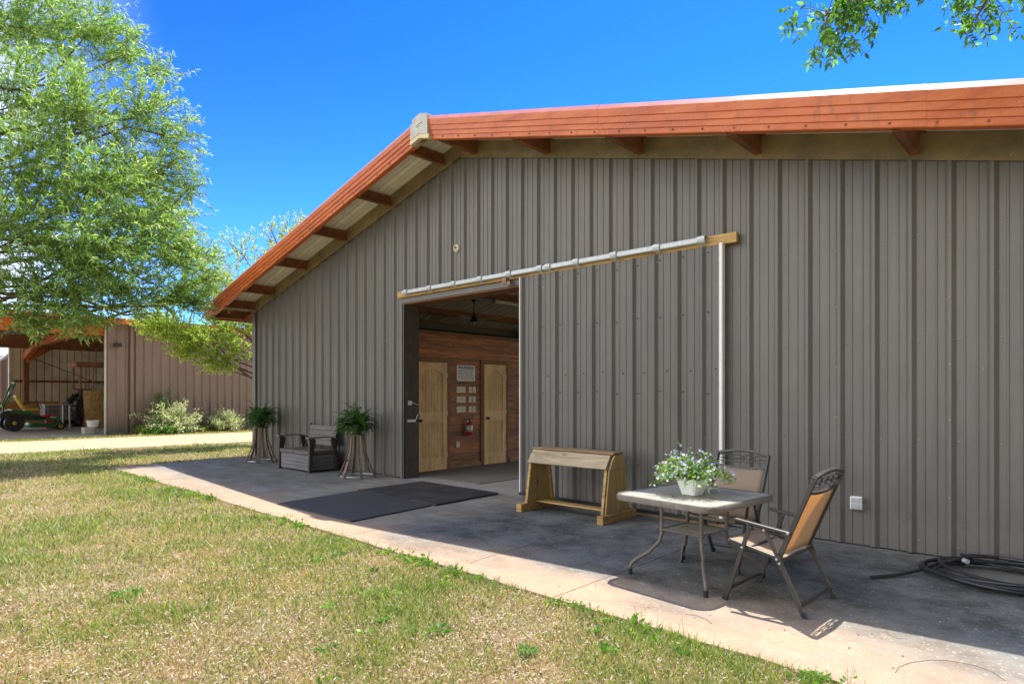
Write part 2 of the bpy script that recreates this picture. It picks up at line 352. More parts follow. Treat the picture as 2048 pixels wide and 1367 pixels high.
def concrete(name, base, warm, stain, shade_stain_zone=True, agg=True):
    m, nt, b, o = newmat(name); v = coords(nt)
    col = ramp(nt, noise(nt, v, 3.5, 7, 0.7), [(0.3, [x * .84 for x in base]), (0.7, [min(1, x * 1.12) for x in base])])
    col = mix(nt, ramp(nt, noise(nt, v, 0.9, 5, .65), [(.45, 0), (.7, .8)]), col, warm)
    if shade_stain_zone:   # grey tone painted over the roof-shaded side, buff kept in the sunlit strip
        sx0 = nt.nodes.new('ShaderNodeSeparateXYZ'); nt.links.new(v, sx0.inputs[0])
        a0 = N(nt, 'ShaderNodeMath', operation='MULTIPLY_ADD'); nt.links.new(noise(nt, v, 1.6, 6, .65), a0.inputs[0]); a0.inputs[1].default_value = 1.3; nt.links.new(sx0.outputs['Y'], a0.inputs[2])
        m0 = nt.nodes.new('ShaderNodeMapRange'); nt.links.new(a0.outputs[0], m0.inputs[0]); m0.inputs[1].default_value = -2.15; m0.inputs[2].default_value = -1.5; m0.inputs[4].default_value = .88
        shade_grey = ramp(nt, noise(nt, coords(nt, (.8, 1.6, 1)), 1.9, 8, .72), [(.32, (.16, .165, .145)), (.5, (.26, .265, .24)), (.68, (.40, .405, .38))])
        col = mix(nt, m0.outputs[0], col, shade_grey)
    if shade_stain_zone:   # algae and rubber staining worn into the slab, in blotches
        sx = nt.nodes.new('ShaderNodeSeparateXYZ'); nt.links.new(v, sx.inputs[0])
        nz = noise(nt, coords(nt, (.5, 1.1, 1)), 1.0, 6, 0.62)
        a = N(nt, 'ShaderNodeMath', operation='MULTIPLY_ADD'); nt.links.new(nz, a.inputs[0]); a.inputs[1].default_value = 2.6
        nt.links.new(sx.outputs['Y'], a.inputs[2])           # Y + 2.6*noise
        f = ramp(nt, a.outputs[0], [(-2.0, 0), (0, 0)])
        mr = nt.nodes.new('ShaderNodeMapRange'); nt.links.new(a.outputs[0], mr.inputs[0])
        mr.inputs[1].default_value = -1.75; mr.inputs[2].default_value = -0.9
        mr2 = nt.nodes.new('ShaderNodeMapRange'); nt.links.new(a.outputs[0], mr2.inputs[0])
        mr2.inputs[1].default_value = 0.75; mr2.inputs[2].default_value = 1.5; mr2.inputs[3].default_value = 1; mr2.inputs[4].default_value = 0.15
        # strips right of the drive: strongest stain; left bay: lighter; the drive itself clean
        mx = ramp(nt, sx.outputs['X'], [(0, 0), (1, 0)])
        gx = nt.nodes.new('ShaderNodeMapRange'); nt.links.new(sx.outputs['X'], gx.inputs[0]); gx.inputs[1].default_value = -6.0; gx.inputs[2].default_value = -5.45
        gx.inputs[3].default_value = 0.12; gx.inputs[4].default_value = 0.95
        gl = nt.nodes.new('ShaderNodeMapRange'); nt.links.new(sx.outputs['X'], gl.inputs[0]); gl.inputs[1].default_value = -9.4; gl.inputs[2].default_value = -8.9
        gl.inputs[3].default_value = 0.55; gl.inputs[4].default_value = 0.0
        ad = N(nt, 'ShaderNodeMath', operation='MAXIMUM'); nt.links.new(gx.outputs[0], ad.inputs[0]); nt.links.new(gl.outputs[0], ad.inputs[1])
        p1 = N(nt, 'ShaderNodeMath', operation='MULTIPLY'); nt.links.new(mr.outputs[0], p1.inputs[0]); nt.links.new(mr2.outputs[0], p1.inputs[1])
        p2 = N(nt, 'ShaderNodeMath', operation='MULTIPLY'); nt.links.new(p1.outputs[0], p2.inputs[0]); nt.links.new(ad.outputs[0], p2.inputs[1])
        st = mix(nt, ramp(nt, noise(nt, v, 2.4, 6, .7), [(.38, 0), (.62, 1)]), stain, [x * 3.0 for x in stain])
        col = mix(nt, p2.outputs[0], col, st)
    if agg:
        vo = nt.nodes.new('ShaderNodeTexVoronoi'); vo.inputs['Scale'].default_value = 75; nt.links.new(v, vo.inputs['Vector'])
        sp = ramp(nt, vo.outputs['Color'], [(.78, 0), (.95, .42)])
        col = mix(nt, sp, col, (0.55, 0.50, 0.44))
        sp2 = ramp(nt, noise(nt, v, 130, 3, .7), [(.3, .65), (.42, 0)])
        col = mix(nt, sp2, col, (0.07, 0.06, 0.05))
        vo2 = nt.nodes.new('ShaderNodeTexVoronoi'); vo2.inputs['Scale'].default_value = 9; nt.links.new(coords(nt, (1, 1.3, 1)), vo2.inputs['Vector'])
        col = mix(nt, ramp(nt, vo2.outputs['Distance'], [(.016, .7), (.035, 0)]), col, (0.62, 0.60, 0.56))
    nt.links.new(col, b.inputs['Base Color']); b.inputs['Roughness'].default_value = 0.85; b.inputs['Specular IOR Level'].default_value = 0.25
    bump(nt, noise(nt, v, 110, 5, .7), b, .35, .006); return m
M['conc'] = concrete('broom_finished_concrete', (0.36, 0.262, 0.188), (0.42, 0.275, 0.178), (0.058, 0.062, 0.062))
M['conc2'] = concrete('shop_floor_concrete', (0.38, 0.37, 0.35), (0.33, 0.31, 0.28), (0.2, .2, .2), shade_stain_zone=False)
M['crack'] = mat('joint_dirt', (0.06, 0.045, 0.03), 0.95, bs=0)

# patio: poured bays with open joints, front edge wandering a little
slab = MB(); rr = random.Random(3)
joints = [-14.62, -11.9, -9.05, -5.78, -2.925, -0.15, 2.7, 5.5]
def front(x): return -3.02 - 0.022 * (x + 14) + 0.0
for i in range(len(joints) - 1):
    a, b_ = joints[i] + .004, joints[i + 1] - .004; n = 24
    sl_ = [0.15 * (1 if joints[i] in (-5.78,) else (0.02 if joints[i] == -2.925 else 0)), 0.15 * (1 if joints[i + 1] == -5.78 else 0)]
    top = [(a + (b_ - a) * k / n, front(a + (b_ - a) * k / n) - rr.uniform(0, .018)) for k in range(n + 1)]
    poly = top + [(b_ - sl_[1], -0.0), (a - sl_[0], -0.0)]
    slab.prism(poly, 'z', -.16, 0.0)
slab.mi = 1
slab.box(-14.6, 5.5, -3.0, -.02, -.17, -.012)
slab.mi = 2
# curved hairline stains and cracks
def arcstrip(mb, pts, w=.006):
    for p, q in zip(pts[:-1], pts[1:]): mb.bar((p[0], p[1], .0012), (q[0], q[1], .0012), w, .0016)
arcstrip(slab, [(-.81 + .04 * rr.random(), -3.0), (-.80, -2.90), (-.765, -2.79), (-.70, -2.69), (-.62, -2.62), (-.50, -2.597), (-.42, -2.63), (-.36, -2.715)], .005)
arcstrip(slab, [(-.98, -2.36), (-.95, -2.42), (-.90, -2.44), (-.86, -2.42)], .004)
arcstrip(slab, [(-2.05, -2.93), (-1.98, -2.91), (-1.9, -2.93), (-1.84, -2.98)], .009)
for (xa, xb) in ((-9.35, -9.20), (-11.2, -11.9), (-4.3, -4.05)):
    n_ = 16; arcstrip(slab, [(xa + (xb - xa) * k / n_ + rr.uniform(-.025, .025), -.25 - 2.8 * k / n_) for k in range(n_ + 1)], .004)
x, y = -9.9, -.9
pts = []
for k in range(26): pts.append((x, y)); x += .06 + rr.uniform(-.02, .03); y -= .085 + rr.uniform(-.02, .02)
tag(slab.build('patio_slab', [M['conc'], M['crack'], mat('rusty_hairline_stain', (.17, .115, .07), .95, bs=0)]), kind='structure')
fl = MB(); fl.box(-14.6, -.3, 0.0, 13.9, -.16, -.002)
tag(fl.build('barn_floor', M['conc2']), kind='structure')

# ------------------------------------------------------------ the barn
RX, PITCH = -7.455, 0.258
XL, XR, DEP = -14.68, -0.23, 14.0
OX0, OX1, OH = -8.91, -6.02, 3.04
def zr(x): return 5.50 - PITCH * abs(x - RX)        # underside of the roof sheets
barn = thing('barn', 'long low gabled metal barn in taupe siding with red roof trim and open sliding door', 'barn', (0, 0, 0))
PC = -3.12; PP = 0.3048
def rib_profile(x0, x1, phase, y0, out=-1.0):
    """R-panel: one tall rib and two low ones per 12 inches"""
    pts = [(x0, y0)]
    k0 = math.floor((x0 - phase) / PP) - 1
    k = k0
    while phase + k * PP < x1 + PP:
        c = phase + k * PP
        for dx, h in ((-.042, 0), (-.015, .038), (.013, .038), (.046, 0)): pts.append((c + dx, y0 + out * h))
        for c2 in (c + PP / 3 + .004, c + 2 * PP / 3 - .004):
            for dx, h in ((-.011, 0), (-.006, .0065), (.006, .0065), (.012, 0)): pts.append((c2 + dx, y0 + out * h))
        k += 1
    pts.sort(key=lambda p: p[0])
    pts = [p for p in pts if x0 <= p[0] <= x1] + [(x1, y0)]
    return pts
def ribbed(mb, pts, bot, top, splits=()):
    for (xa, ya), (xb, yb) in zip(pts[:-1], pts[1:]):
        if xb - xa < 1e-6: continue
        seg = [xa] + [s for s in splits if xa < s < xb] + [xb]
        for u, w in zip(seg[:-1], seg[1:]):
            yu = ya + (yb - ya) * (u - xa) / (xb - xa); yw = ya + (yb - ya) * (w - xa) / (xb - xa)
            mid = (u + w) / 2; b0 = bot(mid)
            mb.add([(u, yu, b0), (w, yw, b0), (w, yw, top(w)), (u, yu, top(u))], [(0, 1, 2, 3)])
mb = MB()
ribbed(mb, rib_profile(XL, XR, PC, 0.0), lambda x: OH + .02 if OX0 < x < OX1 else 0.015, lambda x: zr(x) - .12, (OX0, OX1, RX))
mb.build('siding', M['siding'], barn)
# solid wall core behind the sheet
core = MB()
core.prism([(XL, 0.02), (OX0 - .03, 0.02), (OX0 - .03, OH + .05), (OX1 + .03, OH + .05), (OX1 + .03, .02), (XR, .02), (XR, zr(XR) - .02), (RX, zr(RX) - .02), (XL, zr(XL) - .02)], 'y', .012, .20)
core.build('wall_frame', M['dark'], barn)
for nm, x, sgn in (('side_wall', XL, -1), ('side_wall', XR, 1)):
    mb = MB()
    pts = rib_profile(0.0, DEP, .1, 0, 1)
    for (a, ha), (b, hb) in zip(pts[:-1], pts[1:]):
        if b - a < 1e-6: continue
        spans = [(.015, zr(x) - .05)] if (sgn < 0 or a < 1.0) else [(2.9, zr(x) - .05)]     # right side: unseen opening added to light the interior
        for z0, z1 in spans: mb.add([(x + sgn * ha, a, z0), (x + sgn * hb, b, z0), (x + sgn * hb, b, z1), (x + sgn * ha, a, z1)], [(0, 1, 2, 3)])
    if sgn < 0: mb.box(x - sgn * .02, x - sgn * .15, .21, DEP, 0, zr(x) - .06)
    mb.build(nm, M['siding'], barn)
for y in (1.0, 4.2, 7.4, 10.6, 13.8):
    mb = MB(); mb.box(XR - .2, XR - .02, y - .08, y + .08, 0, 2.95); mb.build('side_post', M['purlin'], barn)
mb = MB()
mb.prism([(XL, 0), (-9.6, 0), (-9.6, 3.3), (-1.0, 3.3), (-1.0, 0), (XR, 0), (XR, zr(XR) - .05), (RX, zr(RX) - .05), (XL, zr(XL) - .05)], 'y', DEP + .01, DEP + .15)  # wide unseen opening made to let more light into the aisle
mb.build('back_wall', M['siding'], barn)
# corner trim
mb = MB(); mb.box(XL - .045, XL + .10, -.042, -.036, .01, zr(XL) - .21); mb.box(XL - .051, XL - .045, -.042, .12, .01, zr(XL) - .18)
mb.build('corner_trim', M['siding'], barn)
mb = MB(); mb.box(XR - .10, XR + .045, -.042, -.036, .01, zr(XR) - .21); mb.box(XR + .045, XR + .051, -.042, .12, .01, zr(XR) - .18)
mb.build('corner_trim', M['siding'], barn)
# flashing band under the roof
mb = MB()
def fz(x): return zr(x) - .262
for x0, x1 in ((XL - .02, RX), (RX, XR + .02)):
    n = 6 if x0 < RX - 1 else 7
    for k in range(n):
        a = x0 + (x1 - x0) * k / n; b = x0 + (x1 - x0) * (k + 1) / n; o = .002 * (k % 2)
        a2 = a - .0
        mb.add([(a2, -.052 - o, fz(a2)), (b, -.052 - o, fz(b)), (b, -.046 - o, fz(b) + .05), (a2, -.046 - o, fz(a2) + .05), (a2, -.040 - o, zr(a2) - .004), (b, -.040 - o, zr(b) - .004)], [(0, 1, 2, 3), (3, 2, 5, 4)])
        mb.add([(a2, -.052 - o, fz(a2)), (b, -.052 - o, fz(b)), (b, -.02, fz(b) + .004), (a2, -.02, fz(a2) + .004)], [(0, 1, 2, 3)])
mb.build('eave_flashing', M['flash'], barn)
# roof sheets: panel ribs run from ridge to eave
EL, ER = -15.50, 0.55
FY = -.82
for nm, x1, m_ in (('roof_panel', EL, 0), ('roof_panel', ER, 1)):
    mb = MB(); pts = rib_profile(FY + .05, DEP + .6, .0, 0, 1)
    for (a, ha), (b, hb) in zip(pts[:-1], pts[1:]):
        if b - a < 1e-6: continue
        for lift in (0.0,):
            za, zb = zr(RX) + ha, zr(RX) + hb; wa, wb = zr(x1) + ha, zr(x1) + hb
            mb.add([(RX, a, za), (RX, b, zb), (x1, b, wb), (x1, a, wa)], [(0, 1, 2, 3)])
    mb.mi = 1
    n = len(mb.v)
    mb.add([(RX, FY + .05, zr(RX) + .045), (RX, DEP + .6, zr(RX) + .045), (x1, DEP + .6, zr(x1) + .045), (x1, FY + .05, zr(x1) + .045)], [(0, 1, 2, 3)])
    mb.build(nm, [M['roof_under'], M['red_cap']], barn)
# rake trim (sculptured)
prof = [(-.80, -.285), (-.80, -.30), (-.885, -.30), (-.890, -.292), (-.890, -.238), (-.903, -.235), (-.903, -.175), (-.918, -.172), (-.918, -.105), (-.930, -.100), (-.934, -.022), (-.930, -.012), (-.885, .050), (-.80, .062), (-.80, .05), (-.87, .02)]
for x0, x1 in ((RX, EL - .03), (RX, ER + .03)):
    mb = MB(); n = 5
    segs = [x0 + (x1 - x0) * k / n for k in range(n + 1)]
    L = len(prof)
    for k in range(n):
        o = .0025 * (k % 2); vs = []
        for x in (segs[k], segs[k + 1]):
            for (y, z) in prof: vs.append((x, y + .08 - o, zr(x) + z + .10 + o * .6))
        mb.mi = 0
        for j in range(L):
            q = (j, (j + 1) % L, L + (j + 1) % L, L + j)
            mb.mi = 1 if j in (11, 12) else 0
            mb.add([vs[i] for i in q], [(0, 1, 2, 3)])
        mb.mi = 0
        mb.add(vs[:L], [tuple(range(L))]); mb.add(vs[L:], [tuple(range(L))])
    rk = mb.build('rake_trim', [M['red'], M['red_cap']], barn)
    sc = MB()
    for k in range(24):
        x = x0 + (x1 - x0) * (k + .4) / 24
        sc.lathe([(.011, 0), (.011, -.008), (.005, -.011)], (x, -.810, zr(x) - .162), 7, 'y')
    sc.build('trim_screw', M['purlin'], rk, kind='stuff')
# grey ridge cap box
mb = MB()
def cap(hw, y0, y1, zt, zb_, slope=True):
    p = [(RX - hw, zr(RX - hw) + zb_), (RX, zr(RX) + zb_), (RX + hw, zr(RX + hw) + zb_), (RX + hw, zr(RX + hw) + zt), (RX, zr(RX) + zt), (RX - hw, zr(RX - hw) + zt)]
    return p
mb.prism(cap(.20, 0, 0, .10, -.135), 'y', -.878, -.78)
mb.prism(cap(.17, 0, 0, .17, .09), 'y', -.865, -.52)
mb.mi = 1
mb.prism(cap(.22, 0, 0, -.132, -.200), 'y', -.870, -.72)
mb.mi = 2
mb.prism([(RX - .06, zr(RX) - .01), (RX + .09, zr(RX) + .01), (RX + .09, zr(RX) + .018), (RX - .06, zr(RX) - .002)], 'y', -.881, -.8775)
mb.prism([(RX - .05, zr(RX) - .035), (RX + .03, zr(RX) - .025), (RX + .03, zr(RX) - .016), (RX - .05, zr(RX) - .026)], 'y', -.881, -.8775)
mb.build('ridge_cap', [M['grey_box'], mat('sun_bleached_cream_metal', (.66, .58, .38), .5, bs=0), M['black']], barn, bevel=.004)
# purlins, in under the roof from the rake to the back
for x in (-1.22, -2.67, -4.12, -5.60, -7.06, -7.85, -9.30, -10.74, -12.2, -13.66, -14.62, 0.15):
    mb = MB(); z = zr(x); s = 1 if x > RX else -1
    za = z - .006
    mb.box(x - .004, x + .004, -.77, DEP, z - .198, z - .008)
    mb.box(min(x - .004, x - s * .065), max(x + .004, x - s * .065) if s < 0 else x - .004, -.77, DEP, z - .204, z - .198)
    mb.box(x - .065 if s > 0 else x - .004, x + .004 if s > 0 else x + .065, -.768, DEP, z - .205, z - .1985)
    lipx = x - s * .065
    mb.box(lipx - .003, lipx + .003, -.77, DEP, z - .205, z - .180)
    mb.box(x, x + s * .06, -.77, DEP, z - .0145 - .06 * .0, z - .0135 + .004)
    mb.build('purlin', M['purlin'], barn)
# eave strut beyond each wall with gutter, and the corner bracket
for x, s in ((-15.28, -1), (.37, 1)):
    mb = MB(); mb.box(x - .03, x + .03, -.77, DEP + .5, zr(x) - .20, zr(x) - .01)
    mb.box(x - .03, x + s * .0 + (.10 if s < 0 else -.10), -.77, DEP + .5, zr(x) - .207, zr(x) - .2005)
    mb.build('eave_strut', M['purlin'], barn)
    mb = MB(); X2 = x + s * .17
    mb.prism([(x + s * .03, zr(x) - .015), (X2, zr(X2) - .02), (X2, zr(X2) - .20), (X2 - s * .02, zr(X2) - .20), (X2 - s * .02, zr(X2) - .05), (x + s * .03, zr(x) - .05)], 'y', -.80, DEP + .5)
    mb.build('eave_trim', M['red'], barn)
    xw = XL if s < 0 else XR
    mb = MB()
    mb.add([(xw, -.03, zr(xw) - .22), (xw, .05, zr(xw) - .22), (x, .05, zr(x) - .14), (x, -.03, zr(x) - .14), (xw, -.03, zr(xw) - .50), (xw, .05, zr(xw) - .50), (x, .05, zr(x) - .22), (x, -.03, zr(x) - .22)],
           [(0, 1, 2, 3), (4, 7, 6, 5), (0, 3, 7, 4), (1, 5, 6, 2), (2, 6, 7, 3), (0, 4, 5, 1)])
    mb.build('eave_bracket', M['purlin'], barn)

# wall screws: rows of hex heads
mb = MB(); rs = random.Random(9)
for zrow in (.12, 1.05, 1.98, 2.95, 3.55, 4.3):
    k = -40
    for k in range(-60, 12):
        x = PC + k * PP + .062
        if XL + .1 < x < XR - .05 and zrow < zr(x) - .35 and not (OX0 - .05 < x < OX1 and zrow < 3.3) and not (-6.1 < x < -3.0 and zrow < 3.2) and rs.random() < .92:
            mb.lathe([(.0085, -.001), (.0085, -.005), (.0055, -.009)], (x, 0, zrow + rs.uniform(-.012, .012)), 6, 'y')
for k in range(-40, 10):
    x = PC + k * PP + .13
    if XL + .1 < x < XR: mb.lathe([(.0085, -.050), (.0085, -.056), (.005, -.060)], (x, 0, fz(x) + .045), 6, 'y')
for x in (PC - .02 + 1 * PP * 4, PC - .02 + PP * 7.0 + .02, PC - .02 + PP * 1):
    for z in (.55, 1.25, 1.75, 2.35, 2.9): mb.lathe([(.009, -.033), (.009, -.040), (.0055, -.044)], (x, 0, z), 6, 'y')
mb.build('wall_screw', mat('dusty_screw_heads', (.33, .28, .22), .5, bs=0), barn, kind='stuff')

# door opening: jambs, header
mb = MB(); mb.box(OX0 - .04, OX0, -.008, .30, .0, OH); mb.build('door_jamb', M['jamb'], barn, bevel=.004)
mb = MB(); mb.box(OX0 - .075, OX0 - .041, -.046, -.0, .0, OH + .0); mb.build('jamb_trim', M['siding'], barn)
mb = MB(); mb.box(OX1, OX1 + .04, -.008, .30, .0, OH); mb.build('door_jamb', M['jamb'], barn, bevel=.004)
mb = MB(); mb.box(OX0 - .04, OX1 + .04, -.036, .30, OH, OH + .019); mb.build('door_soffit', M['brownwood'], barn)
mb = MB(); mb.box(OX0 - .06, OX1 + .1, -.058, -.035, OH + .0195, OH + .105); mb.build('door_header', M['siding'], barn, bevel=.003)
mb = MB(); mb.box(-9.01, -2.92, -.098, -.036, 3.150, 3.262); mb.build('track_board', M['yelwood'], barn, bevel=.004)
# the track
trk = MB()
c = (-.142, 3.222); poly = []
poly = [(-.112, 3.256), (-.158, 3.256), (-.166, 3.248), (-.166, 3.200), (-.158, 3.190), (-.112, 3.190)]
trk.prism([(y, z) for y, z in poly if True], 'x', -8.80, -3.28)
track = trk.build('door_track', M['galv'], barn)
for x in (-8.70, -8.08, -7.48, -6.89, -6.29, -5.70, -5.55, -5.07, -4.48, -3.87, -3.30):
    mb = MB(); w = .045
    pr = [(-.100, 3.268), (-.150, 3.272), (-.178, 3.256), (-.184, 3.225), (-.176, 3.196), (-.160, 3.178), (-.156, 3.182), (-.168, 3.200), (-.176, 3.225), (-.171, 3.250), (-.148, 3.264), (-.100, 3.260)]
    mb.prism(pr, 'x', x - w, x + w); mb.box(x - w * .8, x + w * .8, -.104, -.0985, 3.17, 3.268)
    mb.build('track_bracket', M['galv'], track)
# sliding door
DX0, DX1, DB = -6.09, -3.06, .05
mb = MB(); ribbed(mb, rib_profile(DX0 + .01, DX1 - .06, -5.752, -.105), lambda x: DB + .03, lambda x: 3.148); 
mb.box(DX0 + .012, DX1 - .062, -.098, -.062, DB + .02, 3.14)
door = mb.build('sliding_door', M['siding_dark'], barn)
mb = MB(); mb.box(DX0 - .004, DX0 + .0095, -.142, -.055, DB, 3.149); mb.build('edge_trim', M['white_metal'], door)
mb = MB(); x0 = DX1 - .058
for a, b, y in ((.012, .020, -.132), (.020, .030, -.126), (.030, .044, -.132), (.044, .050, -.126)): mb.box(x0 + a, x0 + b, y, -.060, .06, 3.16)
mb.build('edge_channel', M['white_metal'], door)
mb = MB(); mb.box(DX0 - .01, DX1 - .06, -.146, -.060, DB - .012, DB + .028); mb.mi = 1; mb.box(DX0 + .5, DX1 + .02, -.10, -.06, .004, .036)
mb.build('bottom_rail', [M['black'], M['oldwood']], door)
mb = MB()
for z in (.6, 1.5, 1.75, 2.4, 3.06):
    for k in range(10):
        x = -5.752 + k * PP + .07 + (.0 if z != 1.75 else .09)
        if x < DX1 - .08: mb.lathe([(.009, -.106), (.009, -.112), (.005, -.116)], (x, 0, z + rs.uniform(-.02, .02)), 6, 'y')
mb.build('door_screw', M['black'], door, kind='stuff')
# door hanger seen over the header
mb = MB(); mb.box(-6.42, -6.33, -.17, -.11, 3.085, 3.175); mb.box(-6.36, -6.26, -.16, -.15, 3.06, 3.12); mb.build('door_stop', M['oldwood'], barn, bevel=.006)
# latch on the jamb
mb = MB(); mb.tube([(OX0 + .02, .06, 1.315), (OX0 + .045, .12, 1.325), (OX0 + .05, .22, 1.295), (OX0 + .045, .25, 1.29)], .008, 6); mb.box(OX0, OX0 + .012, .05, .13, 1.285, 1.36); mb.lathe([(.02, 0), (.02, .02)], (OX0, .09, 1.33), 10, 'x')
mb.build('latch', M['galv'], barn)
mb = MB(); mb.box(OX0, OX0 + .02, .03, .16, .993, 1.022); mb.box(OX0, OX0 + .006, .03, .22, .985, 1.030)
mb.tube([(OX0 + .03, .16, 1.02), (OX0 + .05, .20, 1.04), (OX0 + .050, .21, 1.09), (OX0 + .045, .24, 1.12), (OX0 + .03, .26, 1.12)], .007, 6)
mb.build('latch', M['galv'], barn)

# interior timber wall with two doors
IX = -9.43
mb = MB(); zz = 0.0
for k in range(19):
    z0 = k * .146; z1 = min(z0 + .142, 2.665)
    for (y0, y1) in ((.30, .56), (1.48, 2.33), (3.16, 9.0)):
        if z0 > 2.04: continue
        mb.box(IX - .02, IX, y0, y1, z0 + .002, z1)
    if z0 > 2.04: mb.box(IX - .02, IX, .30, 9.0, z0 + .002, z1)
    elif z1 > 2.04:
        pass
mb.box(IX - .02, IX - .0005, .56, 1.48, 2.10, 2.19); mb.box(IX - .02, IX - .0005, 2.33, 3.16, 2.10, 2.19)
mb.box(IX - .14, IX - .021, .21, 9.0, 0, 2.67)
iw = mb.build('timber_wall', M['intwall'], barn)
mb = MB(); mb.box(IX - .15, IX + .004, .21, 9.0, 2.672, 2.70); mb.build('wall_cap', M['brownwood'], iw)
mb = MB(); mb.box(IX, IX + .02, 3.2, 6, 0, .1); mb.box(IX, IX + .015, 1.48, 2.33, .0, .07); mb.build('baseboard', M['oldwood'], iw)
def int_door(y0, y1, zt, knob_y):
    d = MB(); w = y1 - y0; X0 = IX + .004
    # tongue and groove core
    nb = 8
    for k in range(nb):
        a = y0 + .09 + (w - .18) * k / nb; b = y0 + .09 + (w - .18) * (k + 1) / nb
        d.box(X0, X0 + .016, a + .003, b - .003, .02, zt - .02)
    d.box(X0 - .01, X0 + .011, y0, y1, .012, zt)
    o = d.build('interior_door', M['pine_core'], barn)
    f = MB(); X1 = X0 + .030
    f.box(X0, X1, y0, y0 + .105, .012, zt); f.box(X0, X1, y1 - .105, y1, .012, zt)
    f.box(X0, X1 - .0005, y0 + .105, y1 - .105, .012, .25); f.box(X0, X1 - .0005, y0 + .105, y1 - .105, .92, 1.13)
    a, b = y0 + .105, y1 - .105; n = 14
    arch = [(a, zt), (a, zt - .27)] + [(a + (b - a) * k / n, zt - .27 + .14 * sin(pi * k / n) ** .8) for k in range(1, n)] + [(b, zt - .27), (b, zt)]
    f.prism(arch, 'x', X0, X1 - .0005)
    f.build('door_frame_rails', M['pine'], o, bevel=.003)
    k_ = MB(); k_.lathe([(.028, X1), (.028, X1 + .006), (.011, X1 + .008), (.011, X1 + .035), (.027, X1 + .045), (.031, X1 + .062), (.022, X1 + .075), (.004, X1 + .078)], (0, knob_y, .975), 16, 'x')
    k_.build('knob', M['black'], o, smooth=True)
    for z in (.3, 1.1, 1.85):
        h = MB(); h.box(X0, X1 + .006, y1 - .004, y1 + .012, z - .045, z + .045); h.build('hinge', M['galv'], o)
    c = MB()
    c.box(IX, IX + .024, y1 + .006, y1 + .09, 0, zt + .09); c.box(IX, IX + .024, y0 - .09, y0 - .006, 0, zt + .09)
    c.box(IX, IX + .026, y0 - .09, y1 + .09, zt + .008, zt + .095)
    c.build('casing', M['casing'], o, bevel=.003)
    t = MB(); t.box(IX, IX + .06, y0, y1, .0, .011); t.build('threshold', M['pine'], o)
    return o
int_door(.62, 1.39, 2.09, .70)
int_door(2.42, 3.07, 2.10, 2.49)
# far side of the aisle and blocking above
mb = MB(); mb.box(-14.5, -14.4, .3, 13.8, 0, 3.4); mb.build('liner', M['dark'], barn)
for y in (9.2,):
    mb = MB()
    for x0, x1 in ((XL + .2, RX), (RX, XR - .2)):
        mb.add([(x0, y, zr(x0) - .50), (x1, y, zr(x1) - .60), (x1, y, zr(x1) - .21), (x0, y, zr(x0) - .21), (x0, y + .2, zr(x0) - .50), (x1, y + .2, zr(x1) - .60), (x1, y + .2, zr(x1) - .21), (x0, y + .2, zr(x0) - .21)], [(0, 1, 2, 3), (4, 7, 6, 5), (0, 4, 5, 1), (3, 2, 6, 7), (0, 3, 7, 4), (1, 5, 6, 2)])
    mb.build('rafter', M['purlin'], barn)

# ------------------------------------------------------------ fixtures on and in the barn
h = 1.0
t = thing('warning_sign', 'white rectangular WARNING sign with rows of small black print on timber wall', 'sign', (IX + .005, 1.916, 1.90), R(90))
# local frame after rz=90: local x -> world y, local -y -> world +x
mb = MB(); mb.prism([(-.25 + .02 * (1 - cos(a)) if False else x, z) for x, z, a in [(-.235, -.157, 0), (.235, -.157, 0), (.25, -.142, 0), (.25, .142, 0), (.235, .157, 0), (-.235, .157, 0), (-.25, .142, 0), (-.25, -.142, 0)]], 'y', -.008, 0)
mb.build('panel', mat('white_sign_enamel', (.90, .89, .87), .4, var=.03, bs=0), t)
cu = bpy.data.curves.new('lettering', 'FONT'); cu.body = 'WARNING'; cu.size = .082; cu.align_x = 'CENTER'; cu.extrude = .0012; cu.space_character = 1.12; cu.offset = .0035
lo = bpy.data.objects.new('lettering', cu); COL.objects.link(lo)
bpy.context.view_layer.update()
dg = bpy.context.evaluated_depsgraph_get(); me = bpy.data.meshes.new_from_object(lo.evaluated_get(dg))
bpy.data.objects.remove(lo)
w = max(v.co.x for v in me.vertices) - min(v.co.x for v in me.vertices)
for v in me.vertices: v.co = Vector((v.co.x * .44 / w, -.0092 - v.co.z, v.co.y * .9 + .088))
me.materials.append(M['black']); lo = bpy.data.objects.new('lettering', me); COL.objects.link(lo); lo.parent = t
mb = MB(); rr = random.Random(4)
for row in range(7):           # seven lines too small to be read
    z = .064 - row * .0305; x = -.215 + (.02 if row == 0 else 0)
    while x < .205:
        wl = rr.uniform(.02, .06); xe = min(x + wl, .215)
        while x < xe - .004:
            cw = rr.uniform(.006, .010)
            q = rr.random()
            if q < .5: mb.box(x, x + .003, -.0092, -.0085, z - .010, z + .010); mb.box(x + .003, x + cw, -.0092, -.0085, z + rr.choice((-.010, .004, -.002)), z + .010 if q < .25 else z + .0085)
            else: mb.box(x, x + cw, -.0092, -.0085, z - .010, z - .006); mb.box(x, x + .0035, -.0093, -.0085, z - .0055, z + .010); mb.box(x + .004, x + cw, -.0092, -.0085, z + .003, z + .009)
            x += cw + .0025
        x += .012
mb.build('small_print', M['black'], t)

